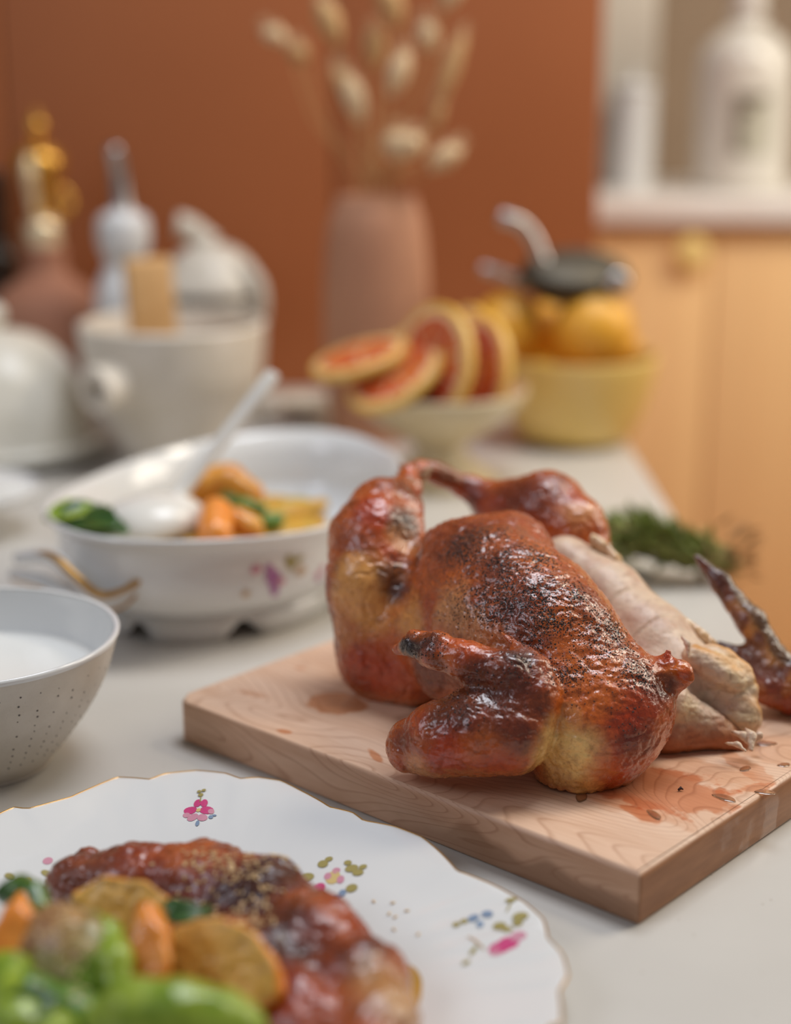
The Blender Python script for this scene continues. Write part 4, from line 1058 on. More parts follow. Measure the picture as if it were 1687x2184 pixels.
# flakes of pepper and herb stuck to the skin
pa = pepper_amt(v0); wgt = pa**1.5*(N[:, 2] > -.3)
ids = rng.choice(len(v), 3600, p=wgt/wgt.sum()); FV = []; FF = []
for i in ids:
    B = basis(N[i]+np.array((1e-3, 2e-3, 0))); s_ = random.uniform(.0003, .0009); a = random.uniform(0, PI); n0 = len(FV)
    e1 = (B[1]*math.cos(a)+B[2]*math.sin(a))*s_; e2 = (B[2]*math.cos(a)-B[1]*math.sin(a))*s_*random.uniform(.4, .9); c0_ = v[i]-BO+N[i]*.0001; t_ = N[i]*random.uniform(.0003, .0006)
    FV += [c0_-e1-e2*.3, c0_+e1*.2-e2, c0_+e1+e2*.4, c0_-e1*.3+e2, c0_+t_]
    FF += [(n0+k_, n0+(k_+1) % 4, n0+4) for k_ in range(4)]
mesh('pepper_flakes', FV, FF, plain('cracked_pepper', (.022, .013, .010), .55), bird, False)['kind'] = 'stuff'
# white meat
PALE = np.array(srgb(224, 196, 168)); PK = np.array(srgb(206, 168, 142)); CRM = np.array(srgb(242, 214, 160)); BRN = np.array(srgb(150, 78, 34))
def meat_color(v, N):
    n = fbm(v*np.array((1, 1, 2.2)), 60, 3, 12); c = np.tile(PALE, (len(v), 1)); c = mix(c, PK, sstep(-.1, .4, n)*.8); c = mix(c, PK*.85, sstep(.1, .5, fbm(v, 25, 2, 18))*.6)
    g = fbm(v, 160, 3, 14); c = mix(c, BRN, sstep(.28, .55, g)*.35); return c
def meat_color_chunk(v, N):
    c = meat_color(v, N); n = fbm(v, 45, 4, 15); c = mix(c, CRM, sstep(-.2, .4, n)*.5)
    vein = 1-np.minimum(np.abs(fbm(v, 70, 3, 19))/.05, 1); c = mix(c, np.array(srgb(150, 112, 92)), vein*.45)
    low = sstep(.062, .040, v[:, 2]+n*.01); return mix(c, BRN, low*.5)
def crisp_under(v, N):
    c = meat_color_chunk(v, N); n = fbm(v, 50, 3, 8)
    return mix(c, np.array(srgb(176, 92, 38)), sstep(.062, .045, v[:, 2]+n*.012)*.8)
GRV = [float(np.dot(BX[0], p)) for p in (((0.1625, 1.17, 0.1278)), ((0.1822, 1.15, 0.1097)), ((0.2013, 1.12, 0.0957)))]
def mdisp0(v):
    pr_ = v @ BX[0]; g = sum(np.exp(-((pr_+.0025*vnoise(v, 60, 8)-c_)/.0008)**2) for c_ in GRV)
    return -.0016*g+ fbm(v, 70, 2, 6)*.0006-(.08-np.minimum(np.abs(fbm(v, 90, 2, 13)), .08))*.004
def mdisp(v): return fbm(v, 42, 2, 16)*.003+fbm(v*np.array((1, 1, 2.)), 110, 3, 6)*.0016-(.15-np.minimum(np.abs(fbm(v, 170, 2, 13)), .15))*.003
def world_sdf(name, fn, lo, hi, h, mt, parent, org, disp, colf, label=None):
    v, q = nets(fn, lo, hi, h); N = vnormals(v, q); c = colf(v, N)
    v = v+N*disp(v)[:, None]; v[:, 2] = np.maximum(v[:, 2], .0353)
    o = mesh(name, v-np.array(org), q, mt, parent, True, c)
    if parent is None: o.location = org
    if label: o['label'] = label
    return o
world_sdf('carved_breast', f_meat, (.04, 1.0, .03), (.28, 1.3, .2), .0018, M['meat'], bird, BO, mdisp0, meat_color, 'pale carved white meat')
# the strip of skin that still edges the carved side
EDG = [(0.1539, 1.19, 0.1523), (0.1654, 1.183, 0.146), (0.1818, 1.165, 0.1287), (0.1997, 1.148, 0.113), (0.2121, 1.135, 0.1069), (0.2302, 1.115, 0.0983), (0.2384, 1.11, 0.0905)]
def skin_edge():
    V = []; F = []; p = spline(EDG, 8)
    for i, c_ in enumerate(p):
        c_ = np.array(c_)-BO; w_ = .0035+.0016*math.sin(i*1.3)+.001*math.sin(i*2.9)
        V += [c_+np.array((-w_*.6, -w_*.7, .0012)), c_+np.array((0, 0, .0055)), c_+np.array((w_*.9, w_*.5, .001)), c_+np.array((w_*.7, w_*.4, -.014)), c_+np.array((-w_*.2, 0, -.010))]
    n = len(p)
    for i in range(n-1):
        for k_ in range(5): F.append((i*5+k_, i*5+(k_+1) % 5, (i+1)*5+(k_+1) % 5, (i+1)*5+k_))
    return mesh('skin_edge', V, F, noisy('golden_skin_edge', (.60, .34, .14), (.80, .58, .36), 150, .3, bump=.4, bscale=500, coat=.4), bird)
skin_edge()
# twine that ties the drumsticks
M['twine'] = noisy('cooking_twine', (.34, .20, .10), (.50, .33, .19), 300, .8, bump=.5, bscale=900)
tw = np.array((0.0134, 1.27, 0.1864))-BO
for j in range(3):
    pts_ = [tw+np.array((.013*math.cos(a)+.002*j, .012*math.sin(a), -.003+.003*j+.002*math.sin(2*a+j))) for a in np.linspace(0, 2*PI, 22)]
    tube('twine', pts_, .0013, M['twine'], bird, 8)
for j, e in enumerate((((0.0071, 1.262, 0.1975)), ((0.0017, 1.262, 0.1955)), ((0.0191, 1.262, 0.1978)))):
    tube('twine', [tw+np.array((0, -.010, 0)), (np.array(e)-BO+tw+np.array((0, -.01, 0)))/2+np.array((0, 0, .001)), np.array(e)-BO], [.0013, .0011, .0005], M['twine'], bird, 7, 4)
# separate pieces on the board
OA = (.235, 1.075, .035)
pa_ = world_sdf('chicken_breast_slice', f_slice_a, (.15, 1.0, .03), (.32, 1.16, .14), .0014, M['meat'], None, OA, mdisp, lambda v, N: mix(meat_color_chunk(v, N), np.array(srgb(214, 150, 70)), sstep(.45, .85, N[:, 2]*.8+N[:, 0]*.5+fbm(v, 90, 2, 4)*.3)*.8))
tag(pa_, 'thick mottled slice of white meat leaning behind the front piece', 'meat')
OB = (.21, 1.05, .035)
pb_ = world_sdf('chicken_breast_slice', f_slice_b, (.15, 1.0, .03), (.32, 1.12, .12), .0014, M['meat'], None, OB, mdisp, crisp_under)
tag(pb_, 'wedge of white meat with golden brown underside, frontmost right of the chicken', 'meat')
def wing_col(v, N):
    n = fbm(v, 60, 4, 5); c = np.tile(np.array(srgb(120, 66, 40)), (len(v), 1)); c = mix(c, GO, sstep(0, .45, n)*.55); c = mix(c, DK, sstep(0.0, .4, -n)*.8)
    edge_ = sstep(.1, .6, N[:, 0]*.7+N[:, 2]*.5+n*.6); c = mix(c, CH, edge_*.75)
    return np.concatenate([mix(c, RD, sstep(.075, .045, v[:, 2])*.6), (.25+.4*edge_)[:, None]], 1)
OW = (.29, 1.12, .035)
wv = world_sdf('carved_wing', f_far_wing, (.18, 1.05, .03), (.37, 1.22, .16), .0014, M['skin'], None, OW, lambda v: skin_disp(v, None)*.7, wing_col)
tag(wv, 'cut off browned wing with pointed tip upright at the right edge of the board', 'chicken wing')
SHR = [((0.2383, 1.04, 0.0541), (0.2498, 1.03, 0.0477), .0028, 'thick pale shred of meat below the slices'), ((0.2482, 1.04, 0.0559), (0.2494, 1.025, 0.0471), .0034, 'stubby pale shred standing against the slice end'),
       ((0.2578, 1.045, 0.052), (0.2549, 1.04, 0.0441), .0026, 'short pale shred furthest right of the slices'), ((0.2047, 1.07, 0.1156), (0.2089, 1.06, 0.1025), .0020, 'thin upright white shred above the red flap'), ((0.2316, 1.03, 0.0495), (0.2444, 1.02, 0.0479), .0018, 'thin shred lying nearest the front of the board')]
for a_, b_, r_, lab in SHR:
    a_ = np.array(a_); b_ = np.array(b_); L = np.linalg.norm(b_-a_)
    if 'upright' not in lab: b_[2] = max(b_[2], .0365); a_[2] = max(a_[2], .040)
    mid = (a_+b_)/2+np.array((.002, 0, .002))
    o = sdf_obj('meat_shred', lambda P: smin(cone(P, (0, 0, 0), mid-a_, r_*.35, r_), cone(P, mid-a_, b_-a_, r_, r_*.5), .002), np.minimum(0, b_-a_)-.006, np.maximum(0, b_-a_)+.008, .0007, M['meat'], None, lambda v: fbm(v, 420, 2, 3)*.0007, meat_color)
    o.location = a_; tag(o, lab, 'meat')

# ---------------- bunch of thyme on the worktop ----------------
ty = thing('thyme_bunch', 'bunch of green thyme tied at its stems, behind the chicken', 'herb', (.256, 1.565, 0)); ty.scale = (1.0, 1.3, 2.0)
random.seed(11)
lv = join_vf
def leaf_vf(c, d, n, L):
    d = np.array(d)/np.linalg.norm(d); s = np.cross(d, n); s /= np.linalg.norm(s)+1e-9; c = np.array(c)
    return [c, c+d*L*.5+s*L*.28, c+d*L, c+d*L*.5-s*L*.28], [(0, 1, 2, 3)]
for k_ in range(26):
    y0 = random.uniform(-.028, .028); zz0 = random.uniform(.003, .022); L = random.uniform(.09, .15)
    p0 = np.array((.085+random.uniform(-.006, .014), y0*.35-.012, zz0*.6+.002)); p1 = np.array((.03, y0*.7-.004, zz0+.004)); p2 = np.array((.085-L, y0*1.5+.012, max(.003, zz0+random.uniform(-.004, .012))))
    sp_ = spline([p0, p1, (p1+p2)/2+np.array((0, 0, .004)), p2], 6)
    stem = tube('stem', sp_, .0011, M['tstem'] if k_ % 3 else M['twig'], ty, 6)
    parts = []
    for t_ in np.linspace(.15, 1, 34):
        i_ = min(int(t_*(len(sp_)-1)), len(sp_)-2); c_ = np.array(sp_[i_])+(np.array(sp_[i_+1])-np.array(sp_[i_]))*((t_*(len(sp_)-1)) % 1)
        for sgn in (1, -1):
            d = np.array((-.5+random.uniform(-.4, .4), sgn*random.uniform(.3, 1), random.uniform(-.2, 1.0))); parts.append(leaf_vf(c_, d, (random.random(), .2, 1), random.uniform(.008, .014)))
    V, F = join_vf(parts); V = [(a[0], a[1], max(a[2], .0008)) for a in V]; mesh('leaves', V, F, M['tgreen'], stem, False)['kind'] = 'stuff'
V, F = join_vf([leaf_vf((.085+random.uniform(-.01, .02), random.uniform(-.03, .02), random.uniform(.004, .028)), (1, random.uniform(-.6, .6), random.uniform(-.2, .6)), (0, .3, 1), random.uniform(.012, .022)) for _ in range(70)])
mesh('dry_stem_ends', V, F, M['twig'], ty, False)['kind'] = 'stuff'
tube('twine_tie', [(.06+.002*math.sin(3*a), -.008+.016*math.cos(a), .013+.012*math.sin(a)) for a in np.linspace(0, 2*PI, 24)], .0016, M['twine'], ty, 8)
tg = thing('folded_napkin_corner', 'small white cloth under the thyme bunch on the worktop', 'cloth', (.225, 1.60, 0))
V = []; F = []
for i in range(13):
    for j in range(9):
        x = -.045+.09*i/12; y = -.03+.05*j/8; V.append((x, y, .0012+.004*abs(math.sin(i*.9+j*.5))))
for i in range(12):
    for j in range(8): a = i*9+j; F.append((a, a+9, a+10, a+1))
o = mesh('cloth', V, F, plain('white_cloth', (.76, .73, .68), .9), tg); o.modifiers.new('t', 'SOLIDIFY').thickness = .001

# ---------------- the flowered plate ----------------
PC = np.array((-.13, .80))
MEAS = [(128.0, .2228), (125.1, .2259), (123.4, .2180), (119.7, .2190), (115.2, .2221), (110.6, .2322), (106.2, .2433), (103.2, .2385), (100.8, .2340), (98.4, .2418), (92.9, .245), (87.9, .240), (85.1, .2320), (82.1, .2355), (77.8, .2327), (73.4, .2214), (65.2, .2035), (60.2, .2035), (56.7, .1976), (50.6, .2031), (43.8, .2042), (34.8, .197), (29.4, .1935), (27.2, .1975), (21.5, .2068), (15.0, .2155), (9.5, .2206), (4.0, .2184), (-.6, .2247), (-6.1, .2269), (-10.2, .2224), (-18.1, .2283)]
ms = sorted(MEAS); ang = [a for a, r in ms]; rad = [r for a, r in ms]
ang2 = [183.0-a for a in ang[::-1]]; 
# the hidden side repeats the seen outline, mirrored through the flower axis and then turned half round
full = {}
for a in np.arange(-18, 128.1, 1.0): full[int(round(a)) % 360] = float(np.interp(a, ang, rad))
for a in range(129, 205):
    w_ = min(1, (a-128)/14); full[a % 360] = float(np.interp(185.8-a, ang, rad))*w_+.2228*(1-w_)
for a in range(205, 342): full[a % 360] = float(np.interp((a-180), ang, rad))
RR = np.array([full.get(a, .215) for a in range(360)])
def Rp(t):
    d = math.degrees(t) % 360; i = int(d); f_ = d-i; return RR[i % 360]*(1-f_)+RR[(i+1) % 360]*f_
RS = np.convolve(np.concatenate([RR[-30:], RR, RR[:30]]), np.ones(31)/31, 'same')[30:-30]
def Rs(t):
    d = math.degrees(t) % 360; i = int(d) % 360; return RS[i]
def plate_xy(t, u):  # u 0..1
    w_ = max(0, (u-.80)/.20); r = (Rs(t)*(1-w_)+Rp(t)*w_)*u; return r*math.cos(t), r*math.sin(t)
def plate_z(t, u):
    z = float(np.interp(u, [0, .55, .60, .66, .74, .90, .97, 1.0], [.0050, .0050, .0055, .0085, .0125, .0185, .0212, .0220]))
    if u > .70:
        e = (u-.70)/.30
        fan = sum(math.exp(-((((math.degrees(t)-c_+180) % 360)-180)/15)**2) for c_ in (92.9, 9.5, 180, 272))
        z += .0007*fan*math.cos(math.degrees(t)*.9)*math.sin(PI*min(1, e*1.02))
        z += .0004*max(0, math.cos(math.radians((math.degrees(t)-92.9)*12)))*e*e*(1-fan*.6)
    return z
plate = thing('flowered_plate', 'white scalloped porcelain plate with gold rim and pink flower prints', 'plate', (PC[0], PC[1], 0))
US = [0, .15, .3, .45, .55, .60, .63, .66, .70, .74, .77, .80, .83, .86, .89, .92, .95, .975, .99, 1.0]
V = []; F = []; n = 360; m = len(US)
for j in range(n):
    t = 2*PI*j/n
    for u_ in US:
        x, y = plate_xy(t, u_); V.append((x, y, plate_z(t, u_)))
    for u_ in US[::-1]:
        x, y = plate_xy(t, u_*.998); V.append((x, y, max(.0006 if u_ < .57 else .0012, plate_z(t, u_)-.0034+(.0014 if u_ > .98 else 0))))
for j in range(n):
    k_ = (j+1) % n
    for i in range(2*m-1): F.append((j*2*m+i, k_*2*m+i, k_*2*m+i+1, j*2*m+i+1))
o = mesh('dish', V, F, M['porcelain'], plate)
bm = bmesh.new(); bm.from_mesh(o.data); bmesh.ops.remove_doubles(bm, verts=bm.verts, dist=1e-6); bmesh.ops.recalc_face_normals(bm, faces=bm.faces); bm.to_mesh(o.data); bm.free()
rim_pts = [(*plate_xy(t, 1.0), plate_z(t, 1.0)-.0005) for t in np.linspace(0, 2*PI, 361)]
tube('gold_rim', rim_pts, .0008, M['gold'], plate, 6)
def on_plate(x, y):  # world xy to a height on the plate
    dx_, dy_ = x-PC[0], y-PC[1]; t = math.atan2(dy_, dx_); r = math.hypot(dx_, dy_)
    u_ = min(1, r/Rs(t)); return plate_z(t, u_)
def pl_surf(x, y, lift): return (x-PC[0], y-PC[1], on_plate(x, y)+.00025+lift)
# each spray: (colour, dx px, dy px, rx px, ry px, rotation deg) around a centre; px is .26 mm
SPR = {
 'top': ((-0.1354, 0.9931, 0.018), [('magenta', -22, -2, 17, 9, 10), ('magenta', 22, 0, 18, 9, -10), ('magenta', -6, -16, 10, 9, 0), ('magenta', 12, -15, 9, 9, 0), ('pinkpr', -12, 14, 13, 9, 30), ('pinkpr', 14, 16, 13, 8, -20), ('pinkpr', -30, 8, 9, 6, 0), ('pinkpr', 34, 2, 8, 6, 0), ('yellpr', 0, 0, 6, 4, 0), ('olivepr', -2, -34, 7, 4, 0), ('olivepr', -8, -42, 6, 3, 30), ('olivepr', 4, -44, 6, 3, -30), ('olivepr', 0, -24, 1.6, 8, 0), ('bluepr', 4, 28, 5, 6, 0), ('bluepr', 36, 14, 6, 4, 0), ('bluepr', 44, 10, 6, 2, 0)]),
 'right': ((-0.0411, 0.9026, 0.014), [('yellpr', 5, -10, 18, 13, 0), ('pinkpr', 12, -22, 10, 6, 0), ('pinkpr', -8, -14, 9, 7, 0), ('magenta', -30, 6, 16, 11, 30), ('magenta', -22, 18, 12, 9, 0), ('pinkpr', 24, -4, 9, 8, 0), ('bluepr', 12, 30, 14, 9, 0), ('bluepr', 30, 22, 9, 7, 0), ('bluepr', 6, 42, 8, 5, 0), ('yellpr', 16, 28, 4, 3, 0), ('olivepr', -60, -18, 18, 8, 10), ('olivepr', -84, -16, 8, 4, 0), ('olivepr', -22, -38, 14, 7, 60), ('olivepr', -8, -46, 10, 5, -30), ('olivepr', 50, -22, 16, 8, -20), ('olivepr', 66, -12, 14, 7, 20), ('olivepr', 78, -22, 10, 5, -20), ('olivepr', 52, 16, 14, 8, 0), ('olivepr', 40, -34, 10, 5, 50)]),
 'left': ((-0.2319, 0.9038, 0.014), [('magenta', -20, 4, 18, 12, 0), ('magenta', 4, 10, 18, 13, 0), ('pinkpr', 22, 22, 14, 12, 0), ('pinkpr', -34, 18, 10, 8, 0), ('yellpr', -4, -2, 10, 8, 0), ('pinkpr', 26, -44, 11, 8, 20), ('olivepr', 34, -20, 16, 6, 30), ('olivepr', 46, -8, 12, 6, -20), ('bluepr', 30, 44, 12, 8, 0), ('olivepr', -50, -4, 12, 6, 30), ('bluepr', 44, 34, 7, 5, 0)]),
 'bottom': ((0.0579, 0.837, 0.014), [('magenta', 8, 46, 24, 12, -20), ('magenta', 28, 40, 24, 12, -15), ('pinkpr', 52, 30, 18, 9, -20), ('pinkpr', 0, 52, 14, 9, 0), ('olivepr', 14, 4, 16, 8, 40), ('olivepr', 30, 14, 12, 6, 20), ('olivepr', 62, -8, 18, 8, -10), ('olivepr', 54, 4, 12, 6, 30), ('olivepr', 46, -42, 14, 4, -10), ('olivepr', 40, -30, 2, 14, 20), ('bluepr', -44, -16, 12, 8, 20), ('bluepr', -12, -20, 12, 8, -30), ('bluepr', -30, -4, 8, 6, 0), ('olivepr', -84, -8, 9, 5, 0), ('olivepr', -66, -12, 9, 5, 0), ('olivepr', -50, 44, 16, 3, -60), ('tanpr', -42, 30, 3, 20, -30), ('olivepr', -68, 66, 10, 4, -40)])}
for key, (c_, dabs) in SPR.items():
    px_ = .00026; groups = {}
    for i, (cc, dx_, dy_, rx, ry, rt) in enumerate(dabs):
        groups.setdefault(cc, []).append(dab_on(pl_surf, c_[0]+dx_*px_, c_[1]-dy_*px_*2.05, rx*px_*1.05, ry*px_*1.9, -math.radians(rt), .00002*i, 12))
    for cc, gl in groups.items():
        V, F = join_vf(gl); mesh('flower_print', V, F, M[cc], plate, False)['kind'] = 'stuff'

# ---------------- food on the plate ----------------
PZ = .0052
def Q(x, y, z): # world point at height z
    d = (xx_ and ((x-843.5)/3370, .964557+(-(y-1092)/3370)*.263873, (-(y-1092)/3370)*.964557-.263873)); t = (z-.5)/d[2]; return np.array((d[0]*t, d[1]*t, z))
# the slab of roast breast lying across the plate
SL = [(Q(165, 1890, .022), .019), (Q(290, 1880, .026), .023), (Q(430, 1890, .028), .025), (Q(560, 1930, .028), .0265), (Q(680, 2020, .027), .0265), (Q(770, 2110, .025), .0245), (Q(800, 2200, .022), .023), (Q(780, 2290, .02), .022)]
SL2 = [(Q(360, 2000, .018), .022), (Q(560, 2090, .02), .026), (Q(650, 2200, .02), .026)]
def f_slab(P):
    d = chain(P, SL, .01); d = smin(d, chain(P, SL2, .01), .012)
    d = smin(d, cone(P, Q(262, 1822, .034), Q(310, 1850, .030), .006, .011), .006)
    d = smin(d, cone(P, Q(440, 1815, .040), Q(475, 1840, .036), .008, .013), .006)
    d = smin(d, cone(P, Q(130, 1900, .02), Q(190, 1840, .026), .008, .010), .006)
    return np.maximum(d, PZ+.0003-P[..., 2])
SB = np.array(Q(560, 2010, PZ))
def slab_col(v, N):
    n = fbm(v, 35, 4, 51); n2 = fbm(v, 110, 3, 53)
    c = np.tile(np.array(srgb(140, 64, 32)), (len(v), 1)); c = mix(c, np.array(srgb(190, 100, 48)), sstep(-.05, .4, n)*.8); c = mix(c, DK, sstep(.05, .45, -n)*.8); c = mix(c, MR, sstep(.1, .5, n2)*.4)
    for p, r, cc, s in SLSP: c = mix(c, cc, spot(v, p, r, n*.4)*s)
    return np.concatenate([c, np.full((len(v), 1), .12)], 1)
SLSP = [(Q(180, 1885, .03), .022, np.array(srgb(120, 62, 36)), .8), (Q(320, 1850, .04), .02, np.array(srgb(150, 56, 26)), .7), (Q(560, 1905, .045), .026, CH, .85), (Q(620, 1990, .045), .030, np.array(srgb(60, 26, 16)), .8), (Q(590, 1850, .035), .014, GO, .8), (Q(520, 1835, .04), .012, TN, .7),
        (Q(720, 1990, .04), .022, np.array(srgb(190, 80, 34)), .7), (Q(830, 2160, .03), .028, np.array(srgb(206, 156, 96)), .85), (Q(640, 2150, .04), .03, np.array(srgb(170, 62, 24)), .6), (Q(850, 2080, .02), .012, np.array(srgb(232, 190, 110)), .7)]
vv, qq = nets(f_slab, np.array(SB)+(-.16, -.17, -.002), np.array(SB)+(.14, .13, .065), .0016)
NN = vnormals(vv, qq); cc_ = slab_col(vv, NN); vv = vv+NN*(fbm(vv, 60, 3, 61)*.0035-(.2-np.minimum(np.abs(fbm(vv, 110, 3, 63)), .2))*.006)[:, None]; vv[:, 2] = np.maximum(vv[:, 2], PZ+.0002)
sl = mesh('roast_breast_piece', vv-SB, qq, M['skin'], None, True, cc_); sl.location = SB
tag(sl, 'large browned chicken breast piece on the flowered plate sprinkled with seeds', 'meat')
SLN = vnormals(vv, qq)
def near_top(x, y):  # top of the slab under a world xy
    d = (vv[:, 0]-x)**2+(vv[:, 1]-y)**2; s = np.where(d < .003**2)[0]
    if len(s) == 0: return None
    i = s[vv[s, 2].argmax()]; return vv[i], SLN[i]
# sauce pool at the right end of the slab
o = lathe('golden_juice', [(0, 0), (.018, 0), (.0185, .0008), (.014, .0016), (0, .0018)], plain('golden_gravy', (.66, .36, .05), .08, trans=.35, coat=.6), None, 40, 3, mod=lambda t, i, r, z: (r*1.0*math.cos(t), r*2.3*math.sin(t), z))
o.location = tuple(Q(868, 2150, .0064)); tag(o, 'thin pool of golden juice at the right end of the breast piece', 'sauce')
# squash wedges: a curved rind with seeded flesh
def wedge_col(rim, flesh, seedc, c0, nrm_, face=None):
    nrm_ = np.array(nrm_)/np.linalg.norm(nrm_)
    def f_(v, N):
        n = fbm(v, 90, 3, 71); d = (v-c0) @ nrm_
        if face is not None: d = .002-.03*(N @ (np.array(face)/np.linalg.norm(face))-.55)
        c = np.tile(np.array(flesh), (len(v), 1)); c = mix(c, np.array(rim), sstep(-.006, .001, d+n*.003)); c = mix(c, np.array(seedc), sstep(.16, .45, fbm(v, 240, 3, 73))*(1-sstep(-.006, -.001, d))*.45); return c
    return f_
FL = srgb(252, 196, 96); RM = srgb(240, 140, 30); SD = srgb(128, 74, 44)
veg('squash_wedge', 'squash wedge with orange rim in the centre of the plate, right of the carrot', [(Q(385, 2010, .062), .009), (Q(440, 2025, .062), .015), (Q(500, 2050, .058), .0155), (Q(550, 2090, .05), .011), (Q(572, 2110, .045), .006), (Q(400, 2090, .04), .012), (Q(500, 2110, .035), .014)], .01, M['veg'], .002, colf=wedge_col(RM, FL, SD, np.array((.006, .010, .004)), (.35, .75, .55), (-.30, -.80, .50)), h=.0016, seed=5, cut=((-.30, -.80, .50), Q(480, 2058, .0565)))
veg('squash_wedge', 'squash wedge behind the middle carrot stick, furthest back on the plate', [(Q(175, 1925, .058), .006), (Q(225, 1920, .060), .011), (Q(285, 1930, .062), .012), (Q(325, 1955, .058), .010), (Q(235, 1960, .048), .012), (Q(290, 1990, .045), .013)], .01, M['veg'], .002, colf=wedge_col(RM, FL, SD, np.array((0, .006, .004)), (-.2, .7, .6), (-.2, -.85, .48)), h=.0016, seed=7, cut=((-.2, -.85, .48), Q(250, 1940, .0585)))
veg('carrot_stick', 'upright orange carrot stick in the middle of the plate', [(Q(315, 1955, .080), .0075), (Q(322, 2000, .074), .0095), (Q(318, 2060, .066), .0105), (Q(305, 2105, .058), .0085)], .004, M['carrot'], .0008, h=.0014, seed=9, cut=((-.25, -.75, .6), Q(318, 2035, .072)))
veg('carrot_stick', 'pointed orange carrot stick at the left edge of the frame', [(Q(45, 1918, .082), .0035), (Q(38, 1955, .078), .008), (Q(22, 2000, .072), .0095), (Q(5, 2045, .064), .009)], .004, M['carrot'], .0008, h=.0014, seed=10, cut=((.1, -.75, .6), Q(28, 1985, .077)))
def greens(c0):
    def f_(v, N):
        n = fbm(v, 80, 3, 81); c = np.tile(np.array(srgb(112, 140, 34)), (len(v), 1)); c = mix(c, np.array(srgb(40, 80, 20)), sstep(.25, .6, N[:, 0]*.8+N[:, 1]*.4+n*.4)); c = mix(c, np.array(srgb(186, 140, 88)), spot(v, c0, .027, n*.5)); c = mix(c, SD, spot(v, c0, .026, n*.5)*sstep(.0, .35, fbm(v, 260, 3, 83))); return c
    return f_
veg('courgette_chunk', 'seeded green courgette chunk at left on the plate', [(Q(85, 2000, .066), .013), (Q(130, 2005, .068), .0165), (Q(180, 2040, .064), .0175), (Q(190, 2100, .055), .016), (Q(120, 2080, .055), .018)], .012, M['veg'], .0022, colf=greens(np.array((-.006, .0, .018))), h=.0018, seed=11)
veg('green_pepper_strip', 'curved bright green pepper strip right of the seeded courgette', [(Q(195, 1965, .072), .006), (Q(228, 1995, .074), .008), (Q(245, 2050, .070), .009), (Q(248, 2105, .062), .008)], .004, M['green'], .0008, h=.0014, seed=12)
veg('green_pepper_piece', 'broad bright green pepper piece at the bottom frame edge', [(Q(225, 2170, .068), .010), (Q(290, 2158, .074), .0135), (Q(380, 2162, .074), .0145), (Q(470, 2178, .070), .013), (Q(520, 2200, .064), .009), (Q(380, 2230, .06), .016)], .010, M['green'], .0012, h=.0016, seed=13)
veg('courgette_slice', 'dark rimmed courgette slice behind the left carrot stick', [(Q(12, 1905, .068), .006), (Q(45, 1898, .070), .0075), (Q(72, 1912, .070), .0075), (Q(82, 1945, .066), .006), (Q(60, 1960, .058), .012)], .006, noisy('dark_green_rind', (.02, .07, .01), (.10, .20, .025), 60, .25, coat=.4), .0008, h=.0014, seed=14)
veg('green_bean_piece', 'green stalk piece low at the left bottom of the plate', [(Q(-30, 2120, .055), .012), (Q(60, 2130, .058), .012), (Q(150, 2160, .056), .011), (Q(220, 2200, .05), .012)], .008, ZG, .0015, h=.0018, seed=15)
veg('pepper_base_piece', 'pale green vegetable piece at the left bottom corner', [(Q(-20, 2060, .058), .010), (Q(20, 2090, .060), .0125), (Q(40, 2190, .06), .013), (Q(110, 2220, .055), .014)], .008, M['green'], .0015, h=.0018, seed=16)
veg('vegetable_heap', 'heap of mixed roast vegetables beneath the top pieces', [(Q(20, 2120, .022), .016), (Q(160, 2100, .025), .019), (Q(300, 2090, .026), .019), (Q(420, 2120, .022), .015), (Q(250, 2220, .03), .024), (Q(100, 2200, .03), .022), (Q(440, 2230, .03), .022)], .016, M['veg'], .004, colf=wedge_col(srgb(150, 110, 40), srgb(110, 120, 40), SD, np.zeros(3), (.3, .5, .2)), h=.0025, cat='vegetables')
for i, (x, y, z, ax_, L, lab) in enumerate([(395, 1950, .064, (.9, .2, .1), .020, 'small dark green herb leaf in the middle of the plate'), (430, 1945, .062, (.3, -.6, .1), .016, 'dark herb leaf just right of the middle one'), (372, 1935, .064, (-.6, .5, .2), .014, 'tiny dark herb leaf nearest the squash wedge'),
        (60, 2150, .070, (.7, .3, .1), .03, 'dark green leaf at the bottom left of the plate')]):
    flat_leaf('herb_leaf', lab, Q(x, y, z), ax_, (.1, -.4, 1), L, L*.36, M['herb'])
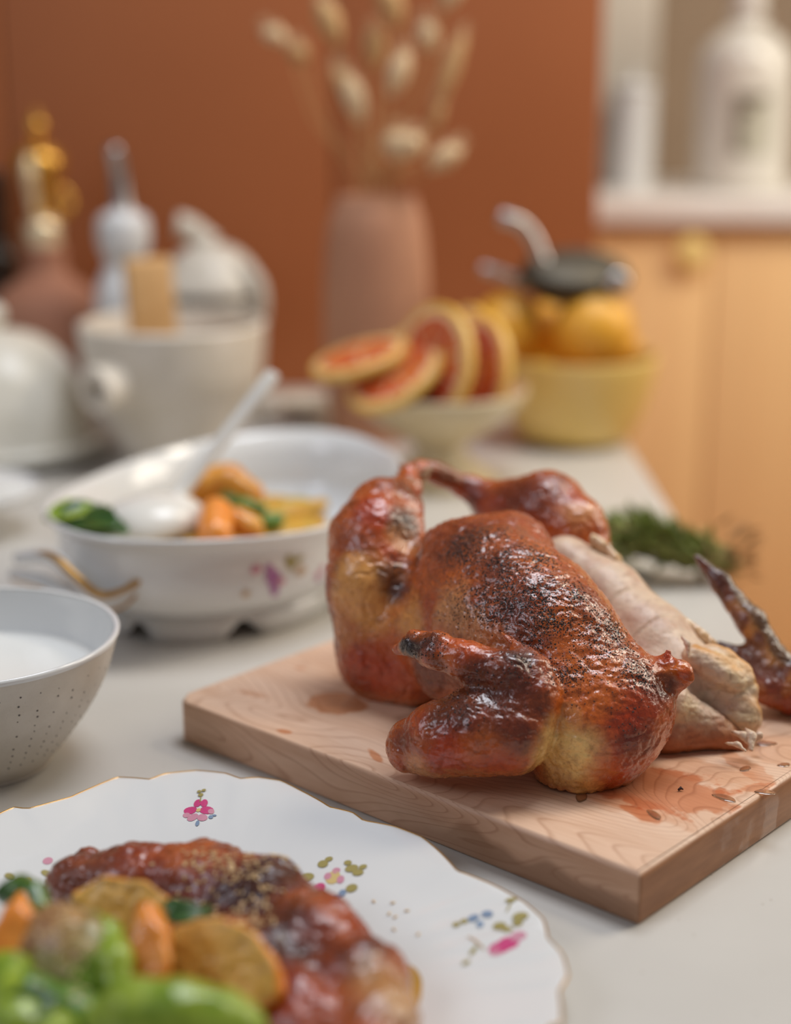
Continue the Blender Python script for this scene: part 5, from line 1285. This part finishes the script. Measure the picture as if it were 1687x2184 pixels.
# sesame seeds
SM = None
def seed_at(p, nrm_, label, group):
    global SM
    if SM is None:
        V, F = tube_vf([(-.0017, 0, 0), (-.0013, 0, 0), (-.0004, 0, 0), (.0006, 0, 0), (.0014, 0, 0), (.0018, 0, 0)], [.0002, (.0006, .0004), (.00095, .00055), (.00085, .0005), (.00045, .0003), .0001], 7)
        o = mesh('sesame_seed', V, F, M['sesame']); SM = o.data
    else: o = bpy.data.objects.new('sesame_seed', SM); COL.objects.link(o)
    o.location = tuple(p); nrm_ = Vector(nrm_); qd = nrm_.to_track_quat('Z', 'Y'); o.rotation_mode = 'QUATERNION'
    from mathutils import Quaternion
    o.rotation_quaternion = qd @ Quaternion((0, 0, 1), random.uniform(0, 6.28)); o.scale = (.98,)*3
    return tag(o, label, 'seed', group)
for (x, y, lab) in [(797, 1922, 'loose sesame seed highest of those on the bare plate'), (838, 1925, 'loose sesame seed right of the highest one'), (830, 1948, 'loose sesame seed in the cluster centre on bare porcelain'), (843, 1955, 'loose sesame seed touching the cluster centre one'),
                    (868, 1942, 'loose sesame seed out to the right of the cluster'), (840, 1982, 'loose sesame seed below the cluster'), (892, 1992, 'loose sesame seed lowest and furthest right')]:
    p = Q(x, y, .013)
    for _ in range(3): p = Q(x, y, on_plate(p[0], p[1])+.0006)
    seed_at(p, (0, 0, 1), lab, 'loose sesame seeds on the plate')
random.seed(5)
bpy.context.view_layer.update()
dg = bpy.context.evaluated_depsgraph_get()
FOOD = ('squash', 'courgette', 'green_pepper', 'carrot', 'vegetable_heap', 'green_bean', 'pepper_base')
def scatter(clusters, count, ok, label, group):
    hits = []
    for _ in range(count*5):
        if len(hits) >= count: break
        cl = random.choice(clusters); p0 = Q(random.gauss(cl[0], cl[2]*.55), random.gauss(cl[1], cl[3]*.6), cl[4])
        hit, loc, nrm_, _, ob, _ = SC.ray_cast(dg, Vector((p0[0], p0[1], .3)), Vector((0, 0, -1)))
        if hit and nrm_.z > .1 and any(ob.name.startswith(k) for k in ok): hits.append((np.array(loc)+np.array(nrm_)*.0003, tuple(nrm_)))
    for p, n_ in hits: seed_at(p, n_, label, group)
scatter([(420, 1865, 60, 30, .045), (500, 1900, 60, 40, .045), (540, 1930, 50, 50, .045), (470, 1870, 80, 40, .045), (610, 1870, 60, 18, .04), (520, 1970, 60, 35, .045), (370, 1935, 40, 25, .04)], 200, ('roast_breast',), 'toasted sesame seed among the many on the browned breast piece', 'sesame seeds on the breast piece')
scatter([(130, 2030, 70, 60, .075), (160, 2070, 60, 50, .07), (240, 1945, 60, 30, .065), (450, 2070, 60, 30, .06), (120, 1990, 60, 40, .075)], 90, FOOD, 'toasted sesame seed among the many on the roast vegetables', 'sesame seeds on the vegetables')
